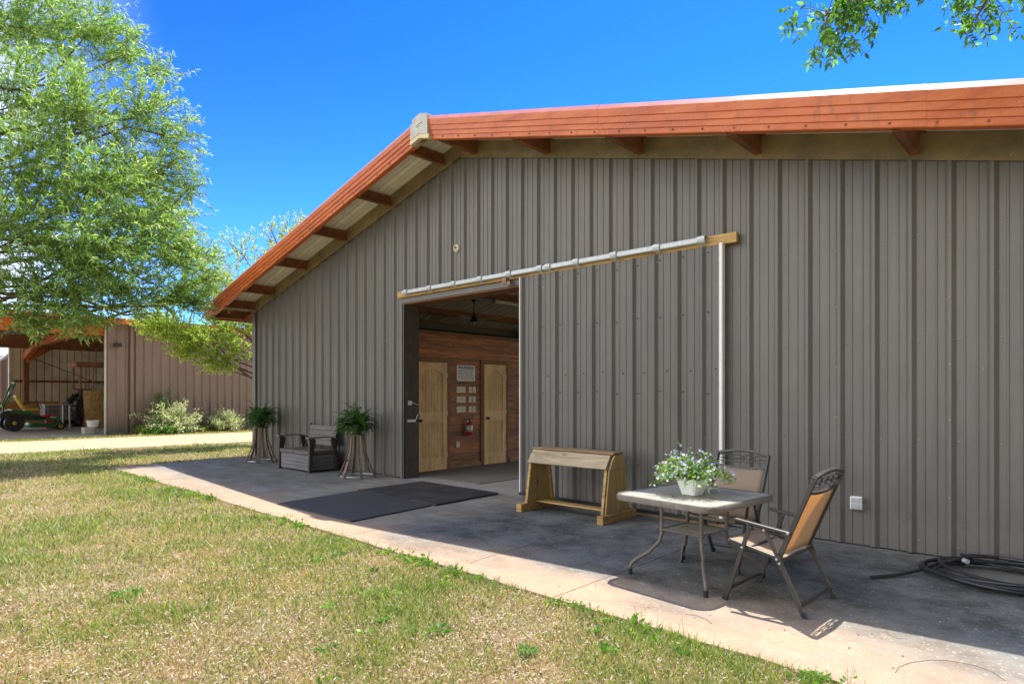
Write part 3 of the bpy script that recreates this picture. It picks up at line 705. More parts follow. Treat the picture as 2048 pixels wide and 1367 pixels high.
def plate(name, label, y0, y1, z0, z1, toggles, cat, group=None):
    t = thing(name, label, cat, (IX + .004, (y0 + y1) / 2, (z0 + z1) / 2), R(90), group)
    w, hh = (y1 - y0) / 2, (z1 - z0) / 2
    mb = MB(); mb.box(-w, w, -.006, 0, -hh, hh); mb.build('cover_plate', M['cream'], t, bevel=.002)
    for k in range(toggles):
        x = -w + 2 * w * (k + .5) / toggles if cat == 'switch' else 0; z = 0 if cat == 'switch' else (-.028, .028)[k]
        mb = MB(); mb.box(x - .004, x + .004, -.018 if cat == 'switch' else -.0075, -.006, z - .012, z + .010)
        mb.build('toggle' if cat == 'switch' else 'socket', M['grey_box'] if cat == 'switch' else M['blackplastic'], t)
for k, (z1, nm) in enumerate(((1.627, 'topmost'), (1.432, 'middle'), (1.232, 'bottom'))):
    plate('light_switch_plate', 'wide cream four-switch plate, %s of the left stack under the warning sign' % nm, 1.665, 1.912, z1 - .122, z1, 4, 'switch', 'cream switch plates under the warning sign')
    plate('light_switch_plate', 'narrow cream switch plate, %s of the pair column nearest the wide plates' % nm, 1.998, 2.083, z1 - .124, z1, 1, 'switch', 'cream switch plates under the warning sign')
    plate('light_switch_plate', 'narrow cream switch plate, %s of the column nearest the right-hand pine door' % nm, 2.106, 2.192, z1 - .124, z1, 1, 'switch', 'cream switch plates under the warning sign')
plate('outlet_plate', 'small cream outlet plate low on timber wall below the fire extinguisher', 1.66, 1.745, .41, .53, 2, 'outlet')

t = thing('fire_extinguisher', 'red fire extinguisher with white label hanging on timber wall between two pine doors', 'fire extinguisher', (IX + .075, 1.955, .64))
mb = MB(); mb.lathe([(.058, .0), (.064, .012), (.064, .21), (.060, .235), (.045, .262), (.026, .278), (.018, .285), (.018, .30)], n=20)
mb.build('cylinder', mat('glossy_crimson', (.52, .012, .045), .28, var=.05, bs=0), t, smooth=True)
mb = MB(); mb.lathe([(.0648, .115), (.0655, .117), (.0655, .195), (.0648, .197)], n=20); mb.build('paper_label', M['white_metal'], t, smooth=True)
mb = MB()
for a, b, c, d in ((-.5, -.2, .14, .18), (-.05, .3, .15, .155), (-.05, .3, .165, .18), (.2, .5, .13, .14)):
    for k in range(5):
        t0 = a + (b - a) * k / 5; t1 = a + (b - a) * (k + 1) / 5
        mb.add([(.0662 * cos(t0 - .3), .0662 * sin(t0 - .3), c), (.0662 * cos(t1 - .3), .0662 * sin(t1 - .3), c), (.0662 * cos(t1 - .3), .0662 * sin(t1 - .3), d), (.0662 * cos(t0 - .3), .0662 * sin(t0 - .3), d)], [(0, 1, 2, 3)])
mb.build('label_print', M['black'], t)
mb = MB(); mb.lathe([(.0655, .080), (.068, .082), (.068, .098), (.0655, .100)], n=20); mb.box(-.072, -.06, -.06, .05, .02, .30); mb.build('bracket', M['galv'], t)
mb = MB(); mb.lathe([(.020, .30), (.020, .325), (.010, .33)], n=12); mb.box(-.01, .02, -.012, .075, .330, .342); mb.bar((.0, 0, .325), (.02, .075, .365), .018, .006); mb.tube([(0, -.015, .32), (0, -.055, .325), (0, -.078, .28), (0, -.080, .18)], .009, 7)
mb.build('valve_handle', M['black'], t)

t = thing('ceiling_fan', 'dark ceiling fan with pale blades hanging from the barn roof inside', 'ceiling fan', (-12.68, 5.25, 3.52))
mb = MB(); mb.tube([(0, 0, .10), (0, 0, .56)], .016, 8); mb.lathe([(.07, .56), (.05, .50), (.02, .49)], n=14); mb.build('downrod', M['black'], t)
mb = MB(); mb.lathe([(.02, .13), (.06, .11), (.085, .05), (.11, .02), (.11, -.03), (.07, -.05)], n=18); mb.build('motor', M['black'], t, smooth=True)
mb = MB(); mb.lathe([(.045, -.05), (.05, -.07), (.035, -.14), (.02, -.16)], n=14); mb.build('lamp_socket', M['cream'], t, smooth=True)
for k in range(4):
    a = R(20 + 90 * k); mb = MB(); ca, sa = cos(a), sin(a)
    def P(r, s, z): return (r * ca - s * sa, r * sa + s * ca, z)
    mb.add([P(.12, -.035, .0), P(.12, .035, .02), P(.80, .075, .03), P(.80, -.065, .0), P(.12, -.035, -.006), P(.12, .035, .014), P(.80, .075, .024), P(.80, -.065, -.006)], [(0, 1, 2, 3), (4, 7, 6, 5), (0, 4, 5, 1), (1, 5, 6, 2), (2, 6, 7, 3), (3, 7, 4, 0)])
    mb.build('blade', M['cream'], t)
t = thing('tube_light', 'long unlit fluorescent strip light under a purlin inside the barn', 'light', (-12.2, 6.7, 4.06))
mb = MB(); mb.prism([(-.05, -.045), (.05, -.045), (.07, -.02), (.04, 0.01), (-.04, 0.01), (-.07, -.02)], 'y', -1.15, 1.2); mb.build('housing', M['cream'], t)
mb = MB(); mb.tube([(-.022, -1.1, -.06), (-.022, 1.15, -.06)], .013, 8); mb.tube([(.022, -1.1, -.06), (.022, 1.15, -.06)], .013, 8); mb.build('tube', M['white_metal'], t)

t = thing('halter', 'black horse halter and lead hanging from a wall hook inside the barn', 'halter', (IX + .01, 3.72, 1.28))
mb = MB(); mb.box(0, .02, -.22, .12, .08, .14); mb.tube([(.02, -.08, .10), (.07, -.08, .09), (.08, -.08, .13)], .008, 6); mb.tube([(.02, .04, .10), (.07, .04, .09), (.08, .04, .13)], .008, 6); mb.build('hook_rail', M['black'], t)
mb = MB()
for k in range(5):
    y = -.10 + .03 * k; mb.tube([(.06, -.06, .10), (.07, y - .05, -.15), (.06, y - .03, -.40 - .03 * k), (.05, y + .06, -.42 - .02 * k), (.06, y + .05, -.12), (.06, -.02, .10)], .011, 5)
mb.build('straps', M['blackplastic'], t)
t = thing('feed_bucket', 'cream feed bucket hanging on timber wall beside the black halter', 'bucket', (IX + .14, 3.93, .86))
mb = MB(); mb.lathe([(.09, -.12), (.12, .16), (.127, .165), (.127, .15), (.115, .15), (.085, -.11)], n=20); mb.build('tub', M['cream'], t, smooth=True)
mb = MB(); mb.tube([(0, -.12, .15), (-.06, -.06, .27), (-.10, 0, .31), (-.06, .06, .27), (0, .12, .15)], .004, 5); mb.build('bail', M['galv'], t)

t = thing('utility_outlet', 'grey weatherproof double outlet box mounted low on the siding', 'outlet', (-1.745, -.002, .420))
mb = MB(); mb.box(-.052, .052, -.052, 0, -.062, .062); mb.build('box', M['white_metal'], t, bevel=.004)
for z in (.029, -.029):
    mb = MB(); mb.box(-.040, .040, -.064, -.0525, z - .024, z + .024); mb.box(-.034, .034, -.066, -.064, z - .017, z + .017); mb.build('flap_cover', M['galv'], t, bevel=.003)
mb = MB(); rr = random.Random(2)
for k in range(26):
    z = rr.uniform(-.05, .05); x = .055 + rr.random() * .02; mb.bar((x, -.03, z), (x + rr.uniform(-.01, .03), -.03 + rr.uniform(-.02, .02), z + rr.uniform(-.02, .02)), .004, .003)
mb.build('nest_debris', M['oldwood'], t)
t = thing('round_wall_fixture', 'small round cream fixture high on siding above the open doorway', 'light fixture', (-7.56, -.0, 3.815))
mb = MB(); mb.lathe([(.062, 0), (.062, -.03), (.055, -.040), (.045, -.040), (.043, -.022), (.0, -.022)], n=20, axis='y'); mb.build('base', M['cream'], t, smooth=True)
mb = MB(); mb.lathe([(.012, -.022), (.012, -.045), (.004, -.047)], (-.02, 0, .012), 8, 'y'); mb.lathe([(.009, -.022), (.009, -.040), (.004, -.042)], (.02, 0, .01), 8, 'y'); mb.box(-.02, .02, -.035, -.022, -.03, -.02); mb.build('terminal', M['black'], t)

# ------------------------------------------------------------ mats
M['rubber'] = mat('black_rubber_mat', (0.030, 0.031, 0.034), .75, var=.4, vs=2.2, bs=.5, bscale=220, dirt=(.075, .073, .07), dirt_amt=.42, dscale=2.2)
M['rubber_grit'] = mat('gritty_rubber_mat', (0.042, 0.044, 0.048), .8, var=.45, vs=90, bs=.8, bscale=260, dirt=(.12, .12, .12), dirt_amt=.40, dscale=120)
M['carpet'] = mat('grey_loop_carpet', (0.21, 0.195, 0.175), .95, var=.4, vs=160, bs=.9, bscale=300)
def slab_mat(name, label, pts, z0, z1, m, group=None):
    cx = sum(p[0] for p in pts) / 4; cy = sum(p[1] for p in pts) / 4; mb = MB(); n = 10
    edge = []
    rr = random.Random(int(abs(cy) * 100))
    for i in range(4):
        a, b = pts[i], pts[(i + 1) % 4]
        for k in range(n): edge.append((a[0] + (b[0] - a[0]) * k / n - cx + rr.uniform(-.006, .006), a[1] + (b[1] - a[1]) * k / n - cy + rr.uniform(-.006, .006)))
    mb.prism(edge, 'z', 0, z1 - z0)
    o = mb.build(name, m, bevel=.003); o.location = (cx, cy, z0)
    return tag(o, label, 'mat', group)
slab_mat('rubber_mat', 'black rubber stall mat nearest the lawn in front of doorway', [(-8.10, -2.77), (-6.335, -2.755), (-6.475, -1.435), (-8.255, -1.415)], .001, .017, M['rubber_grit'], 'rubber mats in front of the doorway')
slab_mat('rubber_mat', 'black dusty rubber stall mat against the barn doorway threshold', [(-8.29, -1.385), (-6.43, -1.400), (-6.50, -.15), (-8.31, -.11)], .001, .026, M['rubber'], 'rubber mats in front of the doorway')
slab_mat('door_carpet', 'grey textured carpet mat laid just inside the open doorway', [(-9.38, .34), (-7.46, .37), (-7.42, 4.3), (-9.38, 4.3)], .0, .012, M['carpet'])

# ------------------------------------------------------------ patio table
M['taupe_tube'] = mat('taupe_powder_coat', (0.130, 0.115, 0.100), .45, var=.2, vs=14, bs=.1, dirt=(.26, .23, .19), dirt_amt=.35, dscale=9)
def glass_mat():
    m, nt, b, o = newmat('textured_table_glass'); v = coords(nt)
    b.inputs['Base Color'].default_value = (.36, .37, .34, 1); b.inputs['Roughness'].default_value = .28
    col = ramp(nt, noise(nt, v, 12, 6, .7), [(.35, (.55, .56, .52)), (.7, (.80, .79, .73))]); nt.links.new(col, b.inputs['Base Color'])
    vo = nt.nodes.new('ShaderNodeTexVoronoi'); vo.inputs['Scale'].default_value = 90; nt.links.new(v, vo.inputs['Vector']); bump(nt, vo.outputs['Distance'], b, .7, .004)
    t = nt.nodes.new('ShaderNodeBsdfTransparent'); t.inputs[0].default_value = (.72, .72, .66, 1)
    ms = nt.nodes.new('ShaderNodeMixShader'); ms.inputs[0].default_value = .46
    nt.links.new(b.outputs[0], ms.inputs[1]); nt.links.new(t.outputs[0], ms.inputs[2]); nt.links.new(ms.outputs[0], o.inputs['Surface']); return m
def rrect(w, d, r, n=7):
    p = []
    for cx, cy, a0 in ((w - r, d - r, 0), (-w + r, d - r, 90), (-w + r, -d + r, 180), (w - r, -d + r, 270)):
        for k in range(n + 1): a = R(a0 + 90 * k / n); p.append((cx + r * cos(a), cy + r * sin(a)))
    return p
TBL = (-2.435, -2.045)
t = thing('patio_table', 'square glass-topped patio table with rounded taupe rim and splayed tube legs', 'table', (TBL[0], TBL[1], 0), R(-6))
o_, i_ = rrect(.468, .50, .13), rrect(.438, .47, .10); n = len(o_)
mb = MB(); vs = [(x, y, z) for z in (.622, .655) for x, y in o_] + [((x * .985), y * .985, .666) for x, y in o_] + [(x, y, .666) for x, y in i_] + [(x, y, .622) for x, y in i_]
fs = []
for a in range(4): fs += [(a * n + k, a * n + (k + 1) % n, (a + 1) * n + (k + 1) % n, (a + 1) * n + k) for k in range(n)]
fs += [(4 * n + k, 4 * n + (k + 1) % n, (k + 1) % n, k) for k in range(n)]
mb.add(vs, fs); mb.build('rim', M['taupe_tube'], t, smooth=True)
mb = MB(); mb.prism(rrect(.437, .469, .10), 'z', .655, .6625); mb.build('glass_top', glass_mat(), t)
feet = [(-.37, -.36), (.37, -.42), (.40, .37), (-.35, .37)]
for fx, fy in feet:
    ix, iy = math.copysign(.185, fx), math.copysign(.185, fy)
    d = [(ix, iy, .645), (ix, iy, .42), (ix, iy, .34), (ix * 1.06, iy * 1.06, .275), (ix * 1.25, iy * 1.25, .225)]
    m1 = Vector((fx * .90, fy * .90, .125)); d += [(ix * .5 + fx * .45, iy * .5 + fy * .45, .185), tuple(m1), (fx * .97, fy * .97, .095), (fx, fy, .06), (fx, fy, .0)]
    mb = MB(); mb.tube(d, .0155, 10); lg = mb.build('leg', M['taupe_tube'], t, smooth=True)
    mb = MB(); mb.tube([(fx, fy, .0), (fx, fy, .05)], .018, 10); mb.build('foot_cap', M['black'], lg)
mb = MB()
for a, b in (((-1, -1), (1, -1)), ((1, -1), (1, 1)), ((1, 1), (-1, 1)), ((-1, 1), (-1, -1))):
    for z, r_ in ((.615, .012), (.375, .009)):
        mb = MB(); mb.tube([(a[0] * .185, a[1] * .185, z), (b[0] * .185, b[1] * .185, z)], r_, 8); mb.build('cross_rail', M['taupe_tube'], t)
mb = MB(); mb.box(-.17, .17, -.17, .17, .372, .378); mb.build('lower_shelf', mat('dusty_shelf_glass', (.42, .40, .35), .4, var=.3, vs=14, bs=0, dirt=(.16, .08, .04), dirt_amt=.36, dscale=12), t)
# dead florets and crumbs scattered on the glass
# (they came off the plant and lie loose: countless)
rng = np.random.default_rng(11); n = 420
px = rng.normal(-2.42, .17, n); py = rng.normal(-2.20, .09, n); V = []; F = []; C = []
for k in range(n):
    a = rng.uniform(0, pi); l = rng.uniform(.003, .010); w = l * .45; c = (px[k], py[k], .6645 + rng.uniform(0, .004))
    if abs(c[0] + 2.435) > .45 or abs(c[1] + 2.045) > .46: continue
    b = len(V); V += [(c[0] - l * cos(a), c[1] - l * sin(a), c[2]), (c[0] + w * sin(a), c[1] - w * cos(a), c[2] + .001), (c[0] + l * cos(a), c[1] + l * sin(a), c[2] + .002), (c[0] - w * sin(a), c[1] + w * cos(a), c[2])]
    F.append((b, b + 1, b + 2, b + 3)); cc = [(.10, .06, .02), (.30, .22, .05), (.20, .25, .05), (.05, .04, .03)][rng.integers(4)]; C += [cc] * 4
M['leaf'] = leafmat('foliage_leaf'); M['litter'] = leafmat('dry_litter', .15, (1, 1, 1), .8)
tag(fast_mesh('fallen_petals', V, F, M['litter'], np.array(C)), 'loose dead florets and seed crumbs scattered on the glass table', 'plant debris', kind='stuff')

# ------------------------------------------------------------ folding sling chairs
def sling_mat():
    m, nt, b, o = newmat('tan_mesh_sling'); v = coords(nt)
    ck = noise(nt, coords(nt, (1, 1, 1)), 420, 2)
    col = ramp(nt, ck, [(.35, (.34, .31, .245)), (.65, (.52, .475, .38))])
    nt.links.new(col, b.inputs['Base Color']); b.inputs['Roughness'].default_value = .8
    t = nt.nodes.new('ShaderNodeBsdfTranslucent'); t.inputs[0].default_value = (.98, .60, .22, 1)
    ms = nt.nodes.new('ShaderNodeMixShader'); ms.inputs[0].default_value = .42
    nt.links.new(b.outputs[0], ms.inputs[1]); nt.links.new(t.outputs[0], ms.inputs[2]); nt.links.new(ms.outputs[0], o.inputs['Surface']); return m
M['sling'] = sling_mat()
M['chairmetal'] = mat('dark_grey_powder_coat', (0.040, 0.038, 0.038), .38, var=.25, vs=9, bs=.04)
W_ = .262
def make_chair(label, W_=.262):
    """faces local -x: front feet at x=-.27, rear feet at x=+.27"""
    t = thing('folding_patio_chair', label, 'chair', (0, 0, 0), 0, 'tan sling patio chairs by the glass table')
    bt = Vector((.345, 0, .935)); bb = Vector((.105, 0, .355))      # back frame top and bottom
    for s in (-1, 1):
        y = s * W_; ya = s * (W_ + .022)
        mb = MB(); mb.bar((-.27, ya, .0), (-.085, ya, .560), .016, .030, (1, 0, 0)); l = mb.build('front_leg', M['chairmetal'], t, bevel=.003)
        mb = MB(); mb.bar((-.275, ya, 0), (-.262, ya, .035), .024, .036, (1, 0, 0)); mb.build('foot_cap', M['blackplastic'], l)
        mb = MB(); mb.bar((.285, ya, .0), (.125, ya, .335), .016, .030, (1, 0, 0)); mb.bar((.125, ya - s * .001, .335), (.018, ya - s * .001, .545), .012, .026, (1, 0, 0)); mb.bar((.140, ya + s * .006, .30), (.105, ya + s * .006, .375), .006, .045, (1, 0, 0)); l = mb.build('rear_leg', M['chairmetal'], t, bevel=.003)
        mb = MB(); mb.bar((.290, ya, 0), (.275, ya, .035), .024, .036, (1, 0, 0)); mb.build('foot_cap', M['blackplastic'], l)
        mb = MB(); mb.bar((-.19, ya, .592), (.195, ya, .545), .040, .020); mb.bar((-.20, ya, .590), (-.185, ya, .592), .034, .012); a_ = mb.build('armrest', M['chairmetal'], t, bevel=.006)
        mb = MB(); mb.bar((bb.x - .01, y, bb.z - .02), (bt.x, y, bt.z), .022, .034, (1, 0, 0)); bf = mb.build('back_rail', M['chairmetal'], t, bevel=.004)
        mb = MB(); mb.bar((-.245, y, .432), (.125, y, .355), .020, .022); mb.build('seat_rail', M['chairmetal'], t, bevel=.004)
        mb = MB()
        for c in ((-.138, .40), (.125, .335), (.105, .36), (.018, .545), (.18, .545)): mb.lathe([(.008, 0), (.008, s * .012), (.003, s * .015)], (c[0], ya + s * .008, c[1]), 8, 'y')
        mb.build('bolt', M['galv'], t)
    mb = MB(); mb.bar((-.262, -W_ - .02, .075), (-.262, W_ + .02, .075), .022, .014); mb.build('stretcher', M['chairmetal'], t)
    mb = MB(); mb.bar((.262, -W_ - .02, .075), (.262, W_ + .02, .075), .022, .014); mb.build('stretcher', M['chairmetal'], t)
    mb = MB(); mb.bar((.118, -W_, .345), (.118, W_, .345), .018, .018); mb.bar((-.12, -W_ - .02, .388), (-.12, W_ + .02, .388), .014, .014); mb.build('cross_bar', M['chairmetal'], t)
    # seat sling
    n = 10; V = []; F = []
    ex = [(-.268, .418), (-.262, .436), (-.235, .440)] + [(-.235 + .36 * k / 6, .440 - .075 * k / 6 - .020 * sin(pi * k / 6)) for k in range(1, 7)]
    for (x, z) in ex:
        for k in range(n + 1): q = k / n; V.append((x, -W_ + .012 + (2 * W_ - .024) * q, z - .018 * sin(pi * q) * (0.3 if x < -.24 else 1)))
    for i in range(len(ex) - 1):
        for k in range(n): a = i * (n + 1) + k; F.append((a, a + 1, a + n + 2, a + n + 1))
    mb = MB(); mb.add(V, F); o = mb.build('seat_sling', M['sling'], t, smooth=True); sd = o.modifiers.new('thickness', 'SOLIDIFY'); sd.thickness = .0025
    # back sling, curved upper hem
    V = []; F = []; d = (bt - bb); m = 9; nrm = Vector((-d.z, 0, d.x)).normalized()
    for i in range(m + 1):
        for k in range(n + 1):
            q = k / n; top = .80 - .035 * sin(pi * q); u = .04 + (top - .04) * i / m
            p = bb + d * u - nrm * (-.022) * sin(pi * q) * sin(pi * min(1, u * 1.1))
            V.append((p.x, -W_ + .012 + (2 * W_ - .024) * q, p.z))
    for i in range(m):
        for k in range(n): a = i * (n + 1) + k; F.append((a, a + 1, a + n + 2, a + n + 1))
    mb = MB(); mb.add(V, F); o = mb.build('back_sling', M['sling'], t, smooth=True); sd = o.modifiers.new('thickness', 'SOLIDIFY'); sd.thickness = .0025
    # crest rail with interlaced ovals
    def bp(u, y, off=0): p = bb + d * u; return (p.x - nrm.x * off, y, p.z - nrm.z * off)
    mb = MB(); K = 16
    def arch(u0, rise, w, hgt):
        pts = [(-W_ + 2 * W_ * k / K, u0 + rise * sin(pi * k / K)) for k in range(K + 1)]
        for (ya, ua), (yb, ub) in zip(pts[:-1], pts[1:]): mb.bar(bp(ua, ya), bp(ub, yb), w, hgt, tuple(nrm))
    arch(.995, .055, .022, .026); o = mb.build('crest_rail', M['chairmetal'], t)
    mb = MB(); arch(.815, -.035, .020, .018); mb.build('lower_crest_rail', M['chairmetal'], t)
    mb = MB()
    for c in (-.165, -.055, .055, .165):
        pts = [bp(.925 + .055 * sin(a), c + .075 * cos(a)) for a in [2 * pi * k / 20 for k in range(21)]]
        mb.tube(pts, .0048, 6)
    for s in (-1, 1): mb.tube([bp(.93 + s * .0, -W_), bp(.905, -W_ * .5), bp(.93, 0), bp(.905, W_ * .5), bp(.93, W_)], .004, 6)
    mb.build('oval_scrollwork', M['chairmetal'], o)
    return t
c1 = make_chair('tan sling folding chair seen from behind at right of table, half in sun')
c1.location = (-1.705, -2.18, 0); c1.rotation_euler = (0, 0, R(-2))
c2 = make_chair('tan sling folding chair standing against the siding behind the glass table', .243)
c2.location = (-2.425, -1.50, 0); c2.rotation_euler = (0, 0, R(90 - 4))

# ------------------------------------------------------------ flower pot
t = thing('lobelia_pot', 'white square pot of trailing blue and white lobelia on glass table', 'potted plant', (-2.445, -2.055, .664), R(-6))
mb = MB(); a, b = rrect(.062, .062, .012, 3), rrect(.094, .094, .014, 3); n = len(a)
vs = [(x, y, 0) for x, y in a] + [(x, y, .115) for x, y in b] + [(x * 1.06, y * 1.06, .117) for x, y in b] + [(x * 1.06, y * 1.06, .128) for x, y in b] + [(x * .93, y * .93, .128) for x, y in b] + [(x * .90, y * .90, .10) for x, y in b]
fs = [(r_ * n + k, r_ * n + (k + 1) % n, (r_ + 1) * n + (k + 1) % n, (r_ + 1) * n + k) for r_ in range(5) for k in range(n)] + [tuple(range(n))[::-1], tuple(range(5 * n, 6 * n))]
mb.add(vs, fs); mb.build('pot', M['white_metal'], t, smooth=True)
def leaf_quads(P, D, L, W, rng, droop=0.0):
    """one folded diamond per leaf; returns V (4n,3) and F (n,4)"""
    P = np.asarray(P); n = len(P); D = np.asarray(D, float); D = D / (np.linalg.norm(D, axis=1, keepdims=True) + 1e-9)
    r = rng.normal(size=(n, 3)); S_ = np.cross(D, r); S_ /= (np.linalg.norm(S_, axis=1, keepdims=True) + 1e-9)
    Nn = np.cross(D, S_); L = np.broadcast_to(L, (n,))[:, None]; W = np.broadcast_to(W, (n,))[:, None]
    mid = P + D * L * .45
    tip = P + D * L; tip[:, 2] -= (L[:, 0] * droop)
    V = np.stack([P, mid + S_ * W / 2 + Nn * W * .18, tip, mid - S_ * W / 2 + Nn * W * .18], 1).reshape(-1, 3)
    F = np.arange(4 * n).reshape(n, 4)
    return V, F
def tint(n, cols, rng, jitter=.22):
    cols = np.array(cols); c = cols[rng.integers(len(cols), size=n)] * rng.uniform(1 - jitter, 1 + jitter, (n, 1))
    return np.repeat(np.clip(c, 0, 1), 4, axis=0)
rng = np.random.default_rng(21)
P_, D_, FP = [], [], []; stems = MB()
for k in range(250):
    a = rng.uniform(0, 2 * pi); r0 = .08 * math.sqrt(rng.random()); out = rng.uniform(.07, .265) * (1.0 if rng.random() < .85 else 1.15); up = rng.uniform(.05, .24) * (1.25 - out * 2.2)
    if k == 0: a, out, up = 2.9, .11, .33
    p0 = np.array([r0 * cos(a), r0 * sin(a), .12]); p2 = p0 + np.array([out * cos(a), out * sin(a), up - out * .35]); p1 = (p0 + p2) / 2 + np.array([0, 0, .08 + up * .3])
    if abs(p2[0]) < .12 and abs(p2[1]) < .12: p2[2] = max(p2[2], .12)
    p2[2] = max(p2[2], .015)
    pts = [(1 - q) ** 2 * p0 + 2 * q * (1 - q) * p1 + q * q * p2 for q in np.linspace(0, 1, 7)]
    stems.tube([tuple(p) for p in pts], .0016, 4, False)
    for q in np.linspace(.12, 1, 17):
        p = (1 - q) ** 2 * p0 + 2 * q * (1 - q) * p1 + q * q * p2
        P_.append(p); D_.append(np.array([cos(a), sin(a), .3]) * .5 + rng.normal(0, .8, 3))
        if q > .55 and rng.random() < .24: FP.append(p + rng.normal(0, .012, 3) + np.array([0, 0, .012]))
so_ = stems.build('stems', mat('green_stem', (.14, .22, .05), .6, bs=0), t)
V, F = leaf_quads(P_, D_, rng.uniform(.018, .034, len(P_)), .010, rng)
fast_mesh('leaves', V, F, M['leaf'], tint(len(P_), [(.16, .36, .04), (.26, .46, .07), (.08, .22, .03), (.42, .50, .12)], rng), t)
FV, FF, FC = [], [], []
for p in FP:
    if rng.random() < .1: continue
    col = [(.74, .76, .88), (.36, .42, .80), (.82, .82, .88), (.60, .63, .88)][rng.integers(4)]; nrm = rng.normal(size=3) + np.array([.3, -1.0, .6]); nrm /= np.linalg.norm(nrm)
    u = np.cross(nrm, [0, 0, 1.0]); u /= np.linalg.norm(u); v = np.cross(nrm, u); s0 = rng.uniform(.009, .013)
    for j in range(5):
        a = 2 * pi * j / 5 + .3; dd = u * cos(a) + v * sin(a); ss = u * -sin(a) + v * cos(a); b = len(FV)
        FV += [p, p + dd * s0 * .7 + ss * s0 * .38, p + dd * s0 * 1.15 + nrm * .002, p + dd * s0 * .7 - ss * s0 * .38]; FF.append((b, b + 1, b + 2, b + 3)); FC += [col] * 4
fast_mesh('flowers', FV, FF, M['litter'], np.array(FC), t)

# ------------------------------------------------------------ saddle rack (sawhorse shape)
t = thing('saddle_rack', 'low homemade saddle rack of yellowed boards with grey plank beside sliding door', 'saddle rack', (-4.76, -.57, 0), R(1))
M['ply'] = wood('yellowed_plywood', (.38, .26, .10), (.62, .46, .21), 'z', scale=.6, rough=.6)
M['greyplank'] = wood('silvered_plank', (.30, .24, .15), (.56, .47, .33), 'x', rough=.85)
for s in (-1, 1):
    x = s * .60
    yo = .0 if s > 0 else -.0
    mb = MB(); mb.prism([(-.255, .10), (.255, .10), (.175, .605), (-.175, .605)], 'x', x - .009 + s * .0, x + .009); mb.build('end_panel', M['ply'], t, bevel=.002)
    mb = MB(); mb.prism([(-.175, .607), (.175, .607), (.135, .70), (.075, .765), (-.075, .765), (-.135, .70)], 'x', x - .010 + s * .012, x + .010 + s * .012); mb.build('gable_block', M['ply'], t, bevel=.002)
    for q in (-1, 1):
        mb = MB(); mb.bar((x - s * .028, q * .262, .095), (x - s * .028, q * .178, .63), .038, .036, (1, 0, 0)); mb.build('leg', M['yelwood'], t, bevel=.004)
    mb = MB(); mb.box(x - .042 + s * .01, x + .042 + s * .01, -.375, .345, 0, .098); mb.build('foot_board', M['yelwood'], t, bevel=.005)
for q, m_ in ((-1, 'greyplank'), (1, 'greyplank')):
    mb = MB(); mb.add([(sx * .588, y, z) for sx in (-1, 1) for (y, z) in ((q * .215, .605), (q * .105, .755), (q * .120, .768), (q * .232, .617))],
                      [(0, 1, 2, 3), (4, 7, 6, 5), (0, 4, 5, 1), (1, 5, 6, 2), (2, 6, 7, 3), (3, 7, 4, 0)]); mb.build('side_plank', M[m_], t, bevel=.002)
mb = MB(); mb.box(-.605, .615, -.105, .11, .778, .797); mb.build('top_plank', M['oldwood'], t, bevel=.003)
mb = MB(); mb.box(-.585, .585, -.075, .08, .762, .7775); mb.build('ridge_board', M['yelwood'], t, bevel=.003)
mb = MB(); mb.box(-.56, .56, -.10, .04, .1, .119); mb.build('stretcher_board', M['yelwood'], t, bevel=.003)

# ------------------------------------------------------------ storage bench
M['resin'] = wood('taupe_resin_planks', (.085, .075, .068), (.15, .132, .122), 'x', knots=False, rough=.55)
M['resin_grey'] = wood('grey_resin_planks', (.125, .120, .128), (.205, .20, .21), 'x', knots=False, rough=.55)
M['resin_dark'] = mat('dark_resin', (.045, .038, .035), .5, var=.2, bs=.05)
t = thing('storage_bench', 'small two-tone resin storage bench with armrests against the siding', 'bench', (-11.42, -.43, 0))
W2 = .585
mb = MB()
for k in range(4): mb.box(-W2 + .05, W2 - .05, -.315, -.295, .035 + k * .073, .104 + k * .073)
mb.build('front_panel', M['resin_grey'], t, bevel=.003)
for s in (-1, 1):
    mb = MB()
    for k in range(4): mb.box(s * (W2 - .045), s * (W2 - .025), -.27, .23, .035 + k * .073, .104 + k * .073)
    mb.build('side_panel', M['resin_grey'], t, bevel=.003)
mb = MB(); mb.box(-W2 + .05, W2 - .05, -.29, .28, .03, .32); mb.build('tub', M['resin_dark'], t)
mb = MB(); mb.box(-W2 + .045, W2 - .045, -.335, .26, .335, .40); mb.box(-W2 + .045, W2 - .045, -.325, -.30, .400, .404); sl_ = mb.build('seat_lid', M['resin'], t, bevel=.008)
mb = MB(); mb.lathe([(.014, -.335), (.014, -.341), (.006, -.343)], (0, 0, .365), 10, 'y'); mb.build('lock', M['black'], sl_)
mb = MB()
for k in range(4):
    z = .47 + k * .098; y = .22 + (k * .098) * .22
    mb.add([(sx * (W2 - .085), y + dy + (.02 if dz else 0), z + dz) for sx in (-1, 1) for (dy, dz) in ((0, 0), (0, .092), (.022, .092), (.022, 0))], [(0, 1, 2, 3), (4, 7, 6, 5), (0, 4, 5, 1), (1, 5, 6, 2), (2, 6, 7, 3), (3, 7, 4, 0)])
mb.build('backrest', M['resin'], t, bevel=.003)
